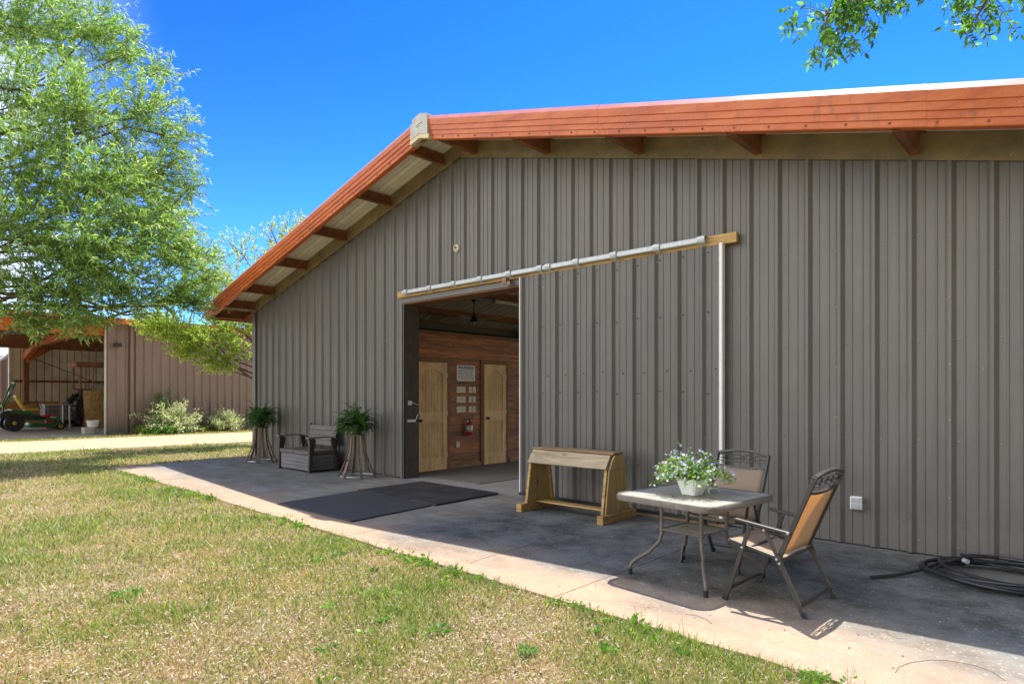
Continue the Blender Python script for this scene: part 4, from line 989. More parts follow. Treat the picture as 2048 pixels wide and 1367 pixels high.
for s in (-1, 1):
    mb = MB(); mb.bar((s * (W2 - .07), .215, .40), (s * (W2 - .07), .33, .89), .05, .04, (0, 1, 0)); mb.build('back_post', M['resin_dark'], t, bevel=.006)
    mb = MB(); x = s * (W2 - .005)
    mb.prism([(-.345, 0), (-.285, 0), (-.265, .30), (-.20, .60), (-.235, .635), (-.335, .635)], 'x', x - .028, x + .028); mb.build('front_leg', M['resin_dark'], t, bevel=.008)
    mb = MB(); mb.prism([(.30, 0), (.235, 0), (.20, .30), (.12, .60), (.15, .635), (.22, .635)], 'x', x - .028, x + .028); mb.build('rear_leg', M['resin_dark'], t, bevel=.008)
    mb = MB(); pr = [(-.37, .632), (-.20, .645), (.0, .648), (.15, .635), (.245, .605), (.255, .63), (.15, .66), (.0, .674), (-.20, .673), (-.37, .664)]
    mb.prism(pr, 'x', x - .042, x + .042); mb.build('armrest', M['resin_grey'], t, bevel=.008)

# ------------------------------------------------------------ barrel-stave stands and ferns
M['stave'] = wood('weathered_stave', (.09, .065, .045), (.30, .22, .155), 'z', rough=.75, knots=False)
def make_stand():
    t = thing('stave_plant_stand', 'x', 'plant stand', (0, 0, 0), 0, 'barrel stave plant stands against the siding')
    ns = 6
    for k in range(ns):
        a = 2 * pi * k / ns + .35; ca, sa = cos(a), sin(a); mb = MB()
        prof = [(.325, .0), (.255, .14), (.19, .30), (.145, .46), (.122, .60), (.118, .74)]; vs = []
        for r_, z in prof:
            hw = .021 + .005 * (z < .2)
            for (dr, s) in ((0, -1), (0, 1), (.020, 1), (.020, -1)): rr_ = r_ + dr; vs.append((rr_ * ca - s * hw * sa, rr_ * sa + s * hw * ca, z))
        fs = [(4 * i + j, 4 * i + (j + 1) % 4, 4 * i + 4 + (j + 1) % 4, 4 * i + 4 + j) for i in range(5) for j in range(4)] + [(0, 1, 2, 3), (20, 23, 22, 21)]
        mb.add(vs, fs); mb.build('stave', M['stave'], t)
        mb = MB(); mb.lathe([(.012, 0), (.012, .02)], ((.19 + .03) * ca, (.19 + .03) * sa, .31), 6); mb.build('bolt', M['black'], t)
    mb = MB()
    pts = [(.285 * cos(q), .285 * sin(q)) for q in [2 * pi * j / 36 for j in range(37)]]
    for (xa, ya), (xb, yb) in zip(pts[:-1], pts[1:]): mb.bar((xa, ya, .03), (xb, yb, .03), .004, .026)
    mb.build('hoop', M['galv'], t)
    mb = MB(); mb.lathe([(.135, .74), (.145, .742), (.145, .762), (.135, .765)], n=20); mb.build('top_disc', M['stave'], t)
    return t
s1 = make_stand(); s1.location = (-13.45, -.44, 0); s1['label'] = 'weathered barrel stave plant stand at the barn corner, left of bench'
s2 = copy_tree(s1); s2.location = (-9.72, -.46, 0); s2.rotation_euler = (0, 0, .35); s2['label'] = 'weathered barrel stave plant stand between the bench and the doorway'
def fern(loc, seed, label):
    t = thing('boston_fern', label, 'fern', loc, 0, 'ferns on the barrel stave stands')
    mb = MB(); mb.lathe([(.075, 0), (.105, .15), (.112, .155), (.112, .165), (.098, .165), (.09, .13)], n=18); mb.build('pot', M['blackplastic'], t, smooth=True)
    rng = np.random.default_rng(seed); P_, D_, L_ = [], [], []; st = MB()
    for k in range(170):
        cv = rng.uniform(.7, 2.3)
        a = rng.uniform(0, 2 * pi); el = rng.uniform(-.1, 1.5); ln = rng.uniform(.17, .42) * (1 + .22 * max(el, 0)); 
        o = np.array([cos(a), sin(a), 0]); p = np.array([0, 0, .15]) + o * rng.uniform(0, .06); ang = el; pts = [p.copy()]
        ns = 18
        for i in range(ns):
            dirv = o * cos(ang) + np.array([0, 0, 1]) * sin(ang); p = p + dirv * ln / ns; ang -= cv / ns * (0.2 + 1.6 * i / ns); pts.append(p.copy())
            side = np.cross(dirv, [0, 0, 1.0]); side /= (np.linalg.norm(side) + 1e-6); q = i / ns; wl = .052 * math.sin(pi * (q * .88 + .12)) + .008
            for sgn in (-1, 1):
                for sub in (0, .5):
                    P_.append(p + dirv * ln / ns * sub); D_.append(side * sgn + dirv * .25 + rng.normal(0, .12, 3)); L_.append(wl)
        st.tube([tuple(q) for q in pts[::3]], .0018, 3, False)
    L_ = np.array(L_); V, F = leaf_quads(P_, D_, L_, .011, rng, .25)
    fast_mesh('fronds', V, F, M['leaf'], tint(len(P_), [(.035, .14, .02), (.055, .20, .025), (.09, .26, .04), (.02, .09, .015), (.05, .17, .02), (.06, .2, .03), (.03, .12, .02), (.19, .13, .05)], rng), t)
    st.build('frond_stems', mat('fern_stem', (.08, .10, .03), .7, bs=0), t)
fern((-13.45, -.44, .765), 3, 'bushy green fern in black pot on the stand at the barn corner')
fern((-9.72, -.46, .765), 8, 'bushy green fern in black pot on the stand nearest the doorway')

# ------------------------------------------------------------ hose coil
rng = np.random.default_rng(7); pts = []
N_ = 420
for i in range(N_):
    q = i / N_; a = -2 * pi * 6.2 * q + 2.2; lap = int(q * 6.2)
    r0 = .43 + .055 * sin(lap * 2.1 + .5) + .02 * sin(3 * a + lap); cx = -.57 + .035 * sin(lap * 1.7); cy = -.575 + .035 * cos(lap * 2.3)
    pts.append((cx + r0 * 1.12 * cos(a), cy + r0 * .88 * sin(a), .018 + .014 * lap * .75 + .014 * (1 + sin(a * 1.5 + lap * 2))))
endp = [(-.50, -.16, .10), (-.66, -.20, .11), (-.82, -.36, .115), (-.96, -.58, .09), (-1.08, -.78, .045), (-1.20, -.98, .022), (-1.345, -1.19, .019)]
hose = MB(); hose.tube(pts, .0130, 8)
# free end, smooth
from mathutils import geometry
def smooth(pts, n=8):
    out = []; P = [Vector(p) for p in pts]
    for i in range(len(P) - 1):
        p0 = P[max(i - 1, 0)]; p1 = P[i]; p2 = P[i + 1]; p3 = P[min(i + 2, len(P) - 1)]
        for k in range(n):
            q = k / n; out.append(.5 * ((2 * p1) + (p2 - p0) * q + (2 * p0 - 5 * p1 + 4 * p2 - p3) * q * q + (3 * p1 - p0 - 3 * p2 + p3) * q ** 3))
    out.append(P[-1]); return out
hose.tube(smooth([pts[-1], (-.30, -.25, .115)] + endp), .0135, 8)
t = hose.build('water_hose', mat('black_poly_pipe', (.022, .023, .026), .34, var=.3, vs=12, bs=.03), smooth=True)
tag(t, 'coiled black poly water pipe lying on the slab against the siding', 'hose')
hb = MB(); hb.tube([(-.83, -.44, .10), (-.80, -.47, .10)], .02, 8); hb.build('hose_clamp', M['galv'], t)

# ------------------------------------------------------------ the open equipment shed
M['mauve'] = metal_siding('mauve_taupe_siding', (0.225, 0.168, 0.155), (0.215, 0.165, 0.14), False)
M['tan_sheet'] = mat('tan_inside_sheet', (.88, .80, .63), .5, var=.15, vs=1.5, bs=.05, dirt=(.55, .48, .36), dirt_amt=.35, dscale=1.2)
M['orange_steel'] = mat('orange_primer_steel', (0.50, 0.125, 0.03), .5, var=.2, vs=3, bs=.1)
shed = thing('equipment_shed', 'open-sided mauve metal equipment shed with red roof edge across the gravel road', 'shed', (-26.7, 0, 0))
SX = -26.7; off = (SX, 0, 0)
def zs(x): return 4.10 + (x - SX) * .045 + .0 * x
mb = MB(); y = 0.04; bands = []
while y < 16:   # wide ribs facing +x
    for a, b, hh in ((0, .045, .0), (.045, .06, .05), (.06, .11, .05), (.11, .125, .0), (.135, .3048, 0)):
        bands.append((y + a, hh))
    y += .3048
bands.append((16.0, 0))
for (a, ha), (b, hb) in zip(bands[:-1], bands[1:]):
    if b > a: mb.add([(SX + ha, a, .02), (SX + hb, b, .02), (SX + hb, b, 4.12), (SX + ha, a, 4.12)], [(0, 1, 2, 3)])
mb.build('siding', M['mauve'], shed, off=off)
mb = MB(); mb.box(SX - .26, SX - .01, .03, 16, 0, 4.1); mb.build('wall_frame', M['tan_sheet'], shed, off=off)
mb = MB(); mb.box(SX - .07, SX + .042, -.012, .028, 0, 4.1); mb.build('corner_trim', M['grey_box'], shed, off=off)
mb = MB(); mb.box(SX + .04, SX + .10, .80, .90, .0, 4.0); mb.box(SX + .10, SX + .16, .80, .90, .0, .10); mb.box(SX + .038, SX + .106, .78, .92, 1.5, 1.53); mb.build('downspout', M['mauve'], shed, off=off)
mb = MB(); mb.prism([(-37.6, 3.66), (-26.2, 4.17), (-26.2, 4.21), (-37.6, 3.70)], 'y', -11, 16.3); mb.build('roof_panel', M['roof_under'], shed, off=off)
mb = MB()
for k in range(5):
    y0 = -11 + k * 5.46; mb.box(-26.24 + .002 * (k % 2), -26.18 + .002 * (k % 2), y0, y0 + 5.46, 4.03, 4.24)
mb.build('eave_trim', M['red'], shed, off=off)
mb = MB(); mb.box(-26.95, -26.80, -11, -.02, 3.62, 4.06); mb.build('eave_beam', M['orange_steel'], shed, off=off)
mb = MB(); mb.box(-28.3, -28.15, -11, .0, 3.15, 3.62); mb.build('eave_beam', M['orange_steel'], shed, off=off) if False else None
for i, x in enumerate((-28.6, -30.4, -32.2, -34.0, -35.8)):
    z = 3.66 + (x + 37.6) * .0447
    mb = MB(); mb.box(x - .03, x + .03, -11, 15.8, z - .2, z - .005); mb.build('purlin', M['purlin'], shed, off=off)
# tan back wall with girt and rod bracing
mb = MB(); y = -1.09
while y < 15:
    for a, b, hh in ((0, .05, .03), (.05, .275, 0)): mb.box(-37.0, -36.96 + hh * 1.6, y + a, y + b, 0.02, 3.66)
    y += .3048
mb.build('back_wall', M['tan_sheet'], shed, off=off)
mb = MB(); mb.box(-37.05, -37.001, -1.09, 15, 0, 3.66); mb.build('rib_shade_backing', M['resin_dark'], shed, off=off)  # dark sheet seen through the gaps stands in for rib shade
mb = MB(); mb.box(-37.06, -36.85, -1.24, -1.09, 0, 3.7); mb.build('corner_trim', M['grey_box'], shed, off=off)
mb = MB(); mb.box(-36.93, -36.78, -1.09, 15, 2.02, 2.12); mb.build('girt', M['purlin'], shed, off=off)
for y in (-.66, 6.6):
    mb = MB(); mb.box(-36.75, -36.40, y - .10, y + .09, 0, 3.5); mb.build('column', M['purlin'], shed, off=off)
    mb = MB(); mb.add([(-36.6, y - .11, 3.05), (-36.6, y + .11, 3.05), (-33.2, y + .11, 3.95 - .15), (-33.2, y - .11, 3.80), (-36.6, y - .11, 3.40), (-36.6, y + .11, 3.40), (-33.2, y + .11, 3.84), (-33.2, y - .11, 3.84)], [(0, 1, 2, 3), (4, 7, 6, 5), (0, 4, 5, 1), (1, 5, 6, 2), (2, 6, 7, 3), (3, 7, 4, 0)])
    mb.build('haunch', M['orange_steel'], shed, off=off)
    mb = MB(); mb.add([(-33.2, y - .11, 3.55), (-33.2, y + .11, 3.55), (-26.96, y + .11, 3.60), (-26.96, y - .11, 3.60), (-33.2, y - .11, 3.83), (-33.2, y + .11, 3.83), (-26.96, y + .11, 4.10), (-26.96, y - .11, 4.10)], [(0, 1, 2, 3), (4, 7, 6, 5), (0, 4, 5, 1), (1, 5, 6, 2), (2, 6, 7, 3), (3, 7, 4, 0)])
    mb.build('rafter', M['orange_steel'], shed, off=off)
mb = MB(); mb.prism([(-.66, 2.90), (.62, 3.80), (.62, 4.02), (.30, 4.02), (-.66, 3.35)], 'x', -36.38, -36.22); mb.build('knee_brace', M['orange_steel'], shed, off=off)
mb = MB(); mb.tube([(-36.7, -.5, 3.2), (-36.72, 6.2, .3)], .016, 5); mb.tube([(-36.72, -.6, .25), (-36.7, 6.2, 3.2)], .016, 5); mb.build('brace_rod', M['black'], shed, off=off)
mb = MB(); mb.box(-26.64, -26.48, .28, .48, 3.22, 3.36); mb.build('wall_light', M['black'], shed, off=off)
mb = MB(); mb.box(-37.2, -26.15, -12, .0, -.08, .0); mb.box(-37.2, -26.9, 0, 16, -.08, .0)
tag(mb.build('shed_floor', concrete('shed_floor_concrete', (.40, .39, .38), (.34, .32, .30), (.2, .2, .2), False)), kind='structure')

# far shed with grey roof
far = thing('far_shed', 'small red-sided shed with grey sloping roof beyond the equipment shed', 'shed', (-45, -2, 0)); off = (-45, -2, 0)
mb = MB(); mb.prism([(-6, 0), (1.6, 0), (1.6, 4.5), (-6, 1.0 + .0)], 'x', -52, -45.4)
mb.build('walls', mat('dusty_red_siding', (.42, .20, .17), .6, var=.2, vs=2, bs=.1), far, off=off)
mb = MB(); mb.prism([(-2.4, 1.35), (2.2, 5.85), (2.2, 6.0), (-2.4, 1.5)], 'x', -52, -44.6); mb.build('roof', M['galv'], far, off=off)
mb = MB(); mb.box(-44.9, -44.7, -1.9, -1.7, 0, 2.0); mb.box(-44.9, -44.7, -.35, -.15, 0, 3.4); mb.build('post', M['resin'], far, off=off)

# ------------------------------------------------------------ mower
M['green'] = mat('glossy_green_paint', (.01, .17, .045), .3, var=.08, bs=0)
M['yellow'] = mat('yellow_vinyl', (.72, .48, .05), .4, var=.08, bs=0)
t = thing('zero_turn_mower', 'green zero-turn riding mower with yellow seat parked at the shed opening', 'mower', (-32.0, -1.1, 0))
# faces +y
for s in (-1, 1):
    w = MB(); prof = [(.17, -.10), (.31, -.13), (.325, -.09), (.325, .09), (.31, .13), (.17, .10)]
    w.lathe(prof, (s * .52, -.80, .325), 28, 'x'); wh = w.build('rear_wheel', M['blackplastic'], t, smooth=True)
    w = MB(); w.lathe([(.165, -.05), (.165, .05)], (s * .52, -.80, .325), 20, 'x'); w.lathe([(.06, .11 * s), (.10, .06 * s), (.125, .07 * s), (.10, .075 * s), (.06, .12 * s), (.03, .13 * s)], (s * .52, -.80, .325), 20, 'x'); w.build('hub', M['yellow'], wh, smooth=True)
    w = MB()
    for k in range(26):
        a = 2 * pi * k / 26; w.bar((s * .655, -.80 + .15 * cos(a), .325 + .15 * sin(a)), (s * .655, -.80 + .30 * cos(a + .25), .325 + .30 * sin(a + .25)), .012, .010, (1, 0, 0))
    w.build('spoke', M['resin'], wh)
    w = MB(); w.lathe([(.07, -.06), (.145, -.07), (.155, -.04), (.155, .04), (.145, .07), (.07, .06)], (s * .50, .72, .155), 20, 'x'); wh = w.build('caster_wheel', M['blackplastic'], t, smooth=True)
    w = MB(); w.lathe([(.03, -.075), (.085, -.062), (.085, .062), (.03, .075)], (s * .50, .72, .155), 16, 'x'); w.build('hub', M['yellow'], wh, smooth=True)
    w = MB(); w.bar((s * .60, .72, .155), (s * .60, .66, .40), .025, .05, (0, 1, 0)); w.bar((s * .40, .72, .155), (s * .40, .66, .40), .025, .05, (0, 1, 0)); w.box(s * .50 - .12, s * .50 + .12, .60, .72, .385, .42); w.tube([(s * .5, .66, .40), (s * .5, .66, .55)], .03, 8); w.build('caster_fork', M['green'], t)
w = MB(); w.box(-.5, .5, .58, .68, .46, .53); w.box(-.42, -.34, -.9, .62, .40, .47); w.box(.34, .42, -.9, .62, .40, .47); w.build('chassis', M['green'], t, bevel=.01)
w = MB(); w.prism([(-.30, .13), (.45, .13), (.55, .19), (.50, .27), (-.22, .30), (-.32, .22)], 'x', -.62, .66); w.tube([(.68, -.25, .24), (.68, .42, .24)], .035, 8); w.build('mower_deck', M['green'], t, bevel=.015)
w = MB(); w.prism([(-1.25, .52), (-.20, .50), (.20, .46), (.28, .50), (.10, .60), (-.35, .78), (-.95, .84), (-1.22, .74)], 'x', -.44, .44); w.build('body', M['resin_dark'], t, bevel=.03)
w = MB(); w.prism([(-1.0, .72), (-.35, .68), (.02, .60), (-.30, .795), (-.85, .855)], 'x', -.455, .455); w.build('fender', M['green'], t, bevel=.015)
w = MB(); w.prism([(-.42, .80), (.02, .78), (.10, .84), (.02, .90), (-.36, .90)], 'x', -.24, .24); w.prism([(-.46, .86), (-.34, .88), (-.50, 1.20), (-.62, 1.42), (-.70, 1.42), (-.72, 1.36)], 'x', -.24, .24); w.build('seat', M['yellow'], t, bevel=.03)
for s in (-1, 1):
    w = MB(); w.tube([(s * .28, -.50, 1.06), (s * .28, -.20, 1.14), (s * .28, -.08, 1.14)], .02, 6); w.build('armrest', M['black'], t)
    w = MB(); w.tube([(s * .32, .02, .80), (s * .32, .12, .96), (s * .30, .06, 1.12), (s * .12, -.02, 1.20)], .014, 6); w.build('steering_lever', M['black'], t)
w = MB()
w.tube(smooth([(.38, -1.12, .55), (.38, -1.12, .95), (.38, -1.05, 1.15), (.36, -.78, 1.78), (.26, -.74, 1.90), (-.26, -.74, 1.90), (-.36, -.78, 1.78), (-.38, -1.05, 1.15), (-.38, -1.12, .95), (-.38, -1.12, .55)], 5), .03, 8)
w.tube(smooth([(.48, -1.18, 1.05), (.47, -.98, 1.66), (.47, -.90, 1.80), (.47, -.84, 1.72), (.48, -1.0, 1.1)], 5), .02, 6); w.box(-.42, .42, -1.16, -1.04, .96, 1.06)
w.build('roll_bar', M['green'], t)
t = thing('plastic_pipe', 'pair of short white plastic pipes standing upright behind the mower front', 'pipe', (-32.6, .02, 0))
w = MB(); w.tube([(0, -.08, .0), (0, -.08, .96)], .035, 8); w.tube([(0, .16, 0), (0, .16, .96)], .03, 8); w.build('pipes', M['white_metal'], t)
t = thing('red_tray', 'small red plastic tray behind the mower deck', 'tray', (-33.2, -.40, .0))
w = MB(); w.prism([(-.20, .42), (.20, .42), (.26, .58), (-.26, .58)], 'x', -.12, .12); w.box(-.1, .1, -.15, .15, 0, .419); w.build('tray', mat('red_plastic', (.60, .03, .02), .4, bs=0), t)
t = thing('plywood_sheet', 'orange-brown plywood sheets leaning behind the riding mower', 'plywood', (-35.6, -.95, 0))
w = MB(); w.add([(0, -.9, 0), (0, 1.45, 0), (-.25, 1.40, 1.12), (-.25, -.95, 1.14), (.03, -.9, 0), (.03, 1.45, 0), (-.22, 1.40, 1.12), (-.22, -.95, 1.14)], [(0, 1, 2, 3), (4, 7, 6, 5), (0, 4, 5, 1), (1, 5, 6, 2), (2, 6, 7, 3), (3, 7, 4, 0)])
w.build('sheet', mat('orange_plywood', (.52, .24, .09), .7, var=.2, bs=.1), t)
t = thing('bulk_crate', 'grey ribbed plastic bulk crate between the mower and the hay bale', 'crate', (-34.4, .28, 0))
M['cratep'] = mat('grey_crate_plastic', (.20, .20, .23), .5, var=.15, bs=.05)
w = MB(); w.box(-.5, .5, -.72, .62, .30, .98); w.build('tub', M['cratep'], t, bevel=.01)
w = MB()
for y in (-.72, -.62, -.16, -.06, .04, .14, .52, .60): w.box(.50, .53, y - .012, y + .012, .34, 1.0)
for z in (.42, .62, .84, .97): w.box(.50, .54, -.73, .63, z - .012, z + .012)
w.box(-.53, .53, -.75, .65, .98, 1.01); w.build('ribs', M['grey_box'], t)
w = MB(); w.box(-.45, .45, -.68, .58, .1, .299)
for y in (-.66, .0, .56): w.box(-.5, .5, y - .06, y + .06, 0, .1)
w.build('pallet', M['black'], t)
# hay bale
m, nt, b, o = newmat('straw'); v = coords(nt, (1, 9, 9)); c_ = noise(nt, coords(nt, (1, 1, 1)), 22, 8, .8)
nt.links.new(ramp(nt, c_, [(.32, (.12, .07, .03)), (.5, (.42, .26, .09)), (.68, (.70, .48, .20))]), b.inputs['Base Color']); b.inputs['Roughness'].default_value = .95; bump(nt, c_, b, 1, .06); M['straw'] = m
t = thing('hay_bale', 'tall round straw bale standing just inside the shed corner', 'hay bale', (-31.6, 1.22, 0))
rng = np.random.default_rng(4); nb, nz = 48, 20; V = []
for i in range(nz + 1):
    z = 1.62 * i / nz; rb = .74 if i < nz else .70
    for k in range(nb):
        a = 2 * pi * k / nb; r_ = rb + rng.normal(0, .018) - (.05 * (1 - i / nz)); V.append((r_ * cos(a), r_ * sin(a), z + rng.normal(0, .008)))
F = [(i * nb + k, i * nb + (k + 1) % nb, (i + 1) * nb + (k + 1) % nb, (i + 1) * nb + k) for i in range(nz) for k in range(nb)] + [tuple(range(nz * nb, (nz + 1) * nb))]
w = MB(); w.add(V, F); w.build('bale', M['straw'], t)
w = MB()
for k in range(900):
    a = rng.uniform(0, 2 * pi); r_ = .70 + rng.normal(0, .02); z = rng.uniform(.02, 1.62); d = rng.normal(0, .07, 3); w.bar((r_ * cos(a), r_ * sin(a), z), (r_ * cos(a) + d[0], r_ * sin(a) + d[1], z + d[2]), .006, .003)
w.build('loose_straw', M['straw'], t, kind='stuff')
# tractor behind it
t = thing('old_tractor', 'rusty canopy tractor parked behind the straw bale in the shed', 'tractor', (-34.2, 2.2, 0))
M['rust'] = mat('rusted_tan_paint', (.36, .20, .12), .7, var=.35, vs=4, bs=.3, dirt=(.45, .13, .04), dirt_amt=.42, dscale=3)
w = MB(); w.box(-.75, .75, -1.55, .60, 2.72, 2.92); w.box(-.78, .78, -1.62, -1.48, 2.68, 2.88); w.build('canopy', M['rust'], t, bevel=.03)
for s in (-1, 1):
    w = MB(); w.tube(smooth([(s * .62, -1.40, 2.72), (s * .62, -1.42, 1.85), (s * .62, -1.30, 1.70), (s * .62, -1.05, 1.68), (s * .62, -.92, 1.80), (s * .62, -.90, 2.72)], 5), .035, 8); w.build('canopy_post', M['rust'], t)
    w = MB(); w.lathe([(.36, -.2), (.72, -.22), (.78, -.15), (.78, .15), (.72, .22), (.36, .2)], (s * .75, -.95, .78), 26, 'x')
    for k in range(18):
        a = 2 * pi * k / 18; w.bar((s * .75 - .20, -.95 + .80 * cos(a), .78 + .80 * sin(a)), (s * .75 + .20, -.95 + .80 * cos(a + .15), .78 + .80 * sin(a + .15)), .05, .06, (cos(a), 0, 1))
    wh = w.build('rear_wheel', M['blackplastic'], t)
    w = MB(); w.lathe([(.1, -.1), (.35, -.16), (.37, -.1), (.37, .1), (.35, .16), (.1, .1)], (s * .75, -.95, .78), 20, 'x'); w.build('rim', M['rust'], wh)
    w = MB(); w.lathe([(.18, -.1), (.36, -.1), (.40, -.06), (.40, .06), (.36, .1), (.18, .1)], (s * .7, 1.5, .40), 22, 'x'); w.build('front_wheel', M['blackplastic'], t)
w = MB(); w.box(-.3, .3, -.8, 1.8, .65, 1.45); w.box(-.5, .5, -1.3, -.5, .7, 1.2); w.build('body', M['rust'], t, bevel=.05)
w = MB(); w.prism([(-1.2, 1.2), (-.7, 1.2), (-.75, 1.3), (-1.15, 1.3), (-1.25, 1.75), (-1.35, 1.75)], 'x', -.25, .25); w.build('seat', M['black'], t, bevel=.02)
t = thing('red_bucket', 'small red bucket on the shed floor beside the straw bale', 'bucket', (-33.2, .95, 0))
w = MB(); w.lathe([(.11, 0), (.14, .34), (.15, .35), (.14, .36), (.13, .35), (.10, .03)], n=16); w.build('tub', mat('red_bucket_plastic', (.55, .04, .03), .45, bs=0), t, smooth=True)
t = thing('white_tub', 'white plastic feed tub on blocks at the shed corner', 'tub', (-27.4, -.22, 0))
w = MB(); w.lathe([(.16, .26), (.21, .48), (.225, .49), (.215, .50), (.195, .49), (.15, .28)], n=18); w.build('tub', M['white_metal'], t, smooth=True)
w = MB(); w.box(-.18, .22, -.32, .02, 0, .25); w.box(-.12, .16, .05, .19, 0, .20); w.build('block', mat('pale_block', (.5, .48, .45), .8), t, bevel=.01)

# ------------------------------------------------------------ trees
M['bark'] = mat('grey_brown_bark', (.13, .10, .08), .9, var=.35, vs=12, bs=.9, bscale=25, stretch=(1, 1, .25))
def limb(mb, a, b, r0, r1, rng, sag=.0, n=7):
    a, b = np.array(a), np.array(b); L = np.linalg.norm(b - a); pts = []
    j1 = rng.normal(0, L * .05, 3); j2 = rng.normal(0, L * .05, 3)
    for q in np.linspace(0, 1, n):
        p = a + (b - a) * q + j1 * math.sin(pi * q) + j2 * math.sin(2 * pi * q) + np.array([0, 0, sag * L * math.sin(pi * q)]); pts.append(tuple(p))
    mb.tube(pts, [r0 + (r1 - r0) * q for q in np.linspace(0, 1, n)], 7)
    return pts
def tree(name, label, base, fork_z, top, blobs, twigs, per, ll, lw, cols, seed, droop=.1, trunk_r=.2, twig_len=.9, group=None, fill=1.0, cat='tree', updir=.1, wander=.8, thin=1.0):
    rng = np.random.default_rng(seed); base = np.array(base, float); t = thing(name, label, cat, tuple(base), 0, group)
    tr = MB(); f = base * 0 + np.array([0, 0, fork_z]); T = np.array(top) - base
    limb(tr, (0, 0, -.1), f, trunk_r, trunk_r * .75, rng)
    limb(tr, f, T, trunk_r * .75, trunk_r * .12, rng, n=12)
    tr.build('trunk', M['bark'], t, smooth=True)
    br = MB(); P_, D_ = [], []; tw = MB()
    for bl in blobs:
        c = np.array(bl[:3]) - base; r = bl[3]; k_ = bl[4] if len(bl) > 4 else 1.0
        q = np.clip((c[2] * .55 - fork_z) / max(T[2] - fork_z, .1), 0, .9); s0 = f + (T - f) * q
        L = np.linalg.norm(c - s0); rr0 = (.018 + .014 * L) * thin
        pts = limb(br, s0, c, rr0, .012, rng, .06)
        for j in range(int(twigs * k_ * (r ** 2))):
            d = rng.normal(size=3); d /= np.linalg.norm(d); rad = r * rng.random() ** .45
            e = c + d * rad * np.array([1, 1, .85]); outd = e - s0 * .5 - c * .5; outd = outd / (np.linalg.norm(outd) + 1e-6)
            ln = twig_len * rng.uniform(.5, 1.15); dirv = outd * .6 + d * .5 + rng.normal(0, .3, 3); dirv[2] += updir; dirv /= np.linalg.norm(dirv)
            st = e - dirv * ln * .6; p = st.copy(); pl = [tuple(p)]
            for i in range(per):
                p = p + dirv * ln / per; dirv = dirv + rng.normal(0, .05, 3) + np.array([0, 0, -droop / per * 3]); dirv /= np.linalg.norm(dirv)
                for _ in range(2):
                    P_.append(p.copy()); D_.append(dirv + rng.normal(0, wander, 3) + np.array([0, 0, -droop]))
            pl += [tuple((np.array(pl[0]) + p) / 2 + rng.normal(0, .02, 3)), tuple(p)]
            tw.tube(pl, [.007, .005, .002], 3, False)
    br.build('branches', M['bark'], t, smooth=True)
    tw.build('twigs', M['bark'], t, kind='stuff')
    n = len(P_); V, F = leaf_quads(P_, D_, rng.uniform(ll * .7, ll * 1.2, n), rng.uniform(lw * .8, lw * 1.2, n), rng, droop * .6)
    fast_mesh('crown', V, F, M['leaf'], tint(n, cols, rng), t)
    return t
GREENS = [(.22, .40, .10), (.30, .48, .14), (.42, .58, .22), (.14, .28, .06), (.56, .66, .36), (.18, .34, .07)]
blobs1 = [(-19.8, -3.4, 10.7, 1.3), (-18.1, -2.5, 10.4, 1.1), (-17.3, -1.9, 9.8, 0.75, 0.7), (-18.0, -3.7, 8.2, 1.3), (-16.4, -3.0, 7.8, 1.1), (-16.4, -1.75, 8.1, 0.95), (-16.6, -3.9, 6.25, 1.2), (-15.6, -2.9, 6.0, 1.1), (-16.2, -1.6, 6.75, 0.95), (-16.1, -4.0, 4.75, 1.1), (-15.1, -3.2, 4.55, 1.0), (-15.3, -2.0, 5.1, 0.95), (-15.3, -1.35, 4.55, 0.6), (-16.1, -4.0, 3.6, 0.85), (-15.3, -3.3, 3.5, 0.75), (-15.1, -2.4, 3.75, 0.7), (-15.0, -1.65, 3.7, 0.5), (-15.5, -4.15, 3.0, 0.5), (-14.9, -3.5, 2.95, 0.42, 0.8), (-20.0, -4.9, 8.4, 1.4, 0.6), (-18.6, -5.0, 5.8, 1.3, 0.6), (-18.6, -5.0, 4.1, 1.1, 0.6), (-20.8, -5.7, 7.2, 1.4, 0.5), (-20.9, -4.4, 11.2, 1.3, 0.7), (-19.4, -3.1, 12.4, 1.3, 0.6), (-16.9, -1.25, 9.5, 0.5, 0.5), (-16.2, -1.05, 7.6, 0.55, 0.6), (-16.0, -1.0, 6.4, 0.45, 0.5), (-14.95, -0.95, 4.1, 0.45, 0.8), (-15.0, -1.1, 3.6, 0.4, 0.8), (-15.2, -0.75, 4.7, 0.4, 0.5), (-17.3, -0.9, 6.2, 0.7, 0.8), (-17.6, -0.6, 5.2, 0.7, 0.8), (-16.9, -1.2, 5.6, 0.7, 0.8), (-17.9, -0.2, 4.4, 0.6, 0.7), (-17.2, -2.2, 6.6, 1.0), (-17.4, -2.6, 4.6, 1.0)]
tree('willow_oak', 'tall willow oak with narrow light green leaves overhanging the lawn at left', (-18.2, -7.4, -.02), 2.2, (-19.6, -5.6, 12.6), blobs1, 150, 14, .135, .026, GREENS, 31, .12, .24, .75, thin=.55)
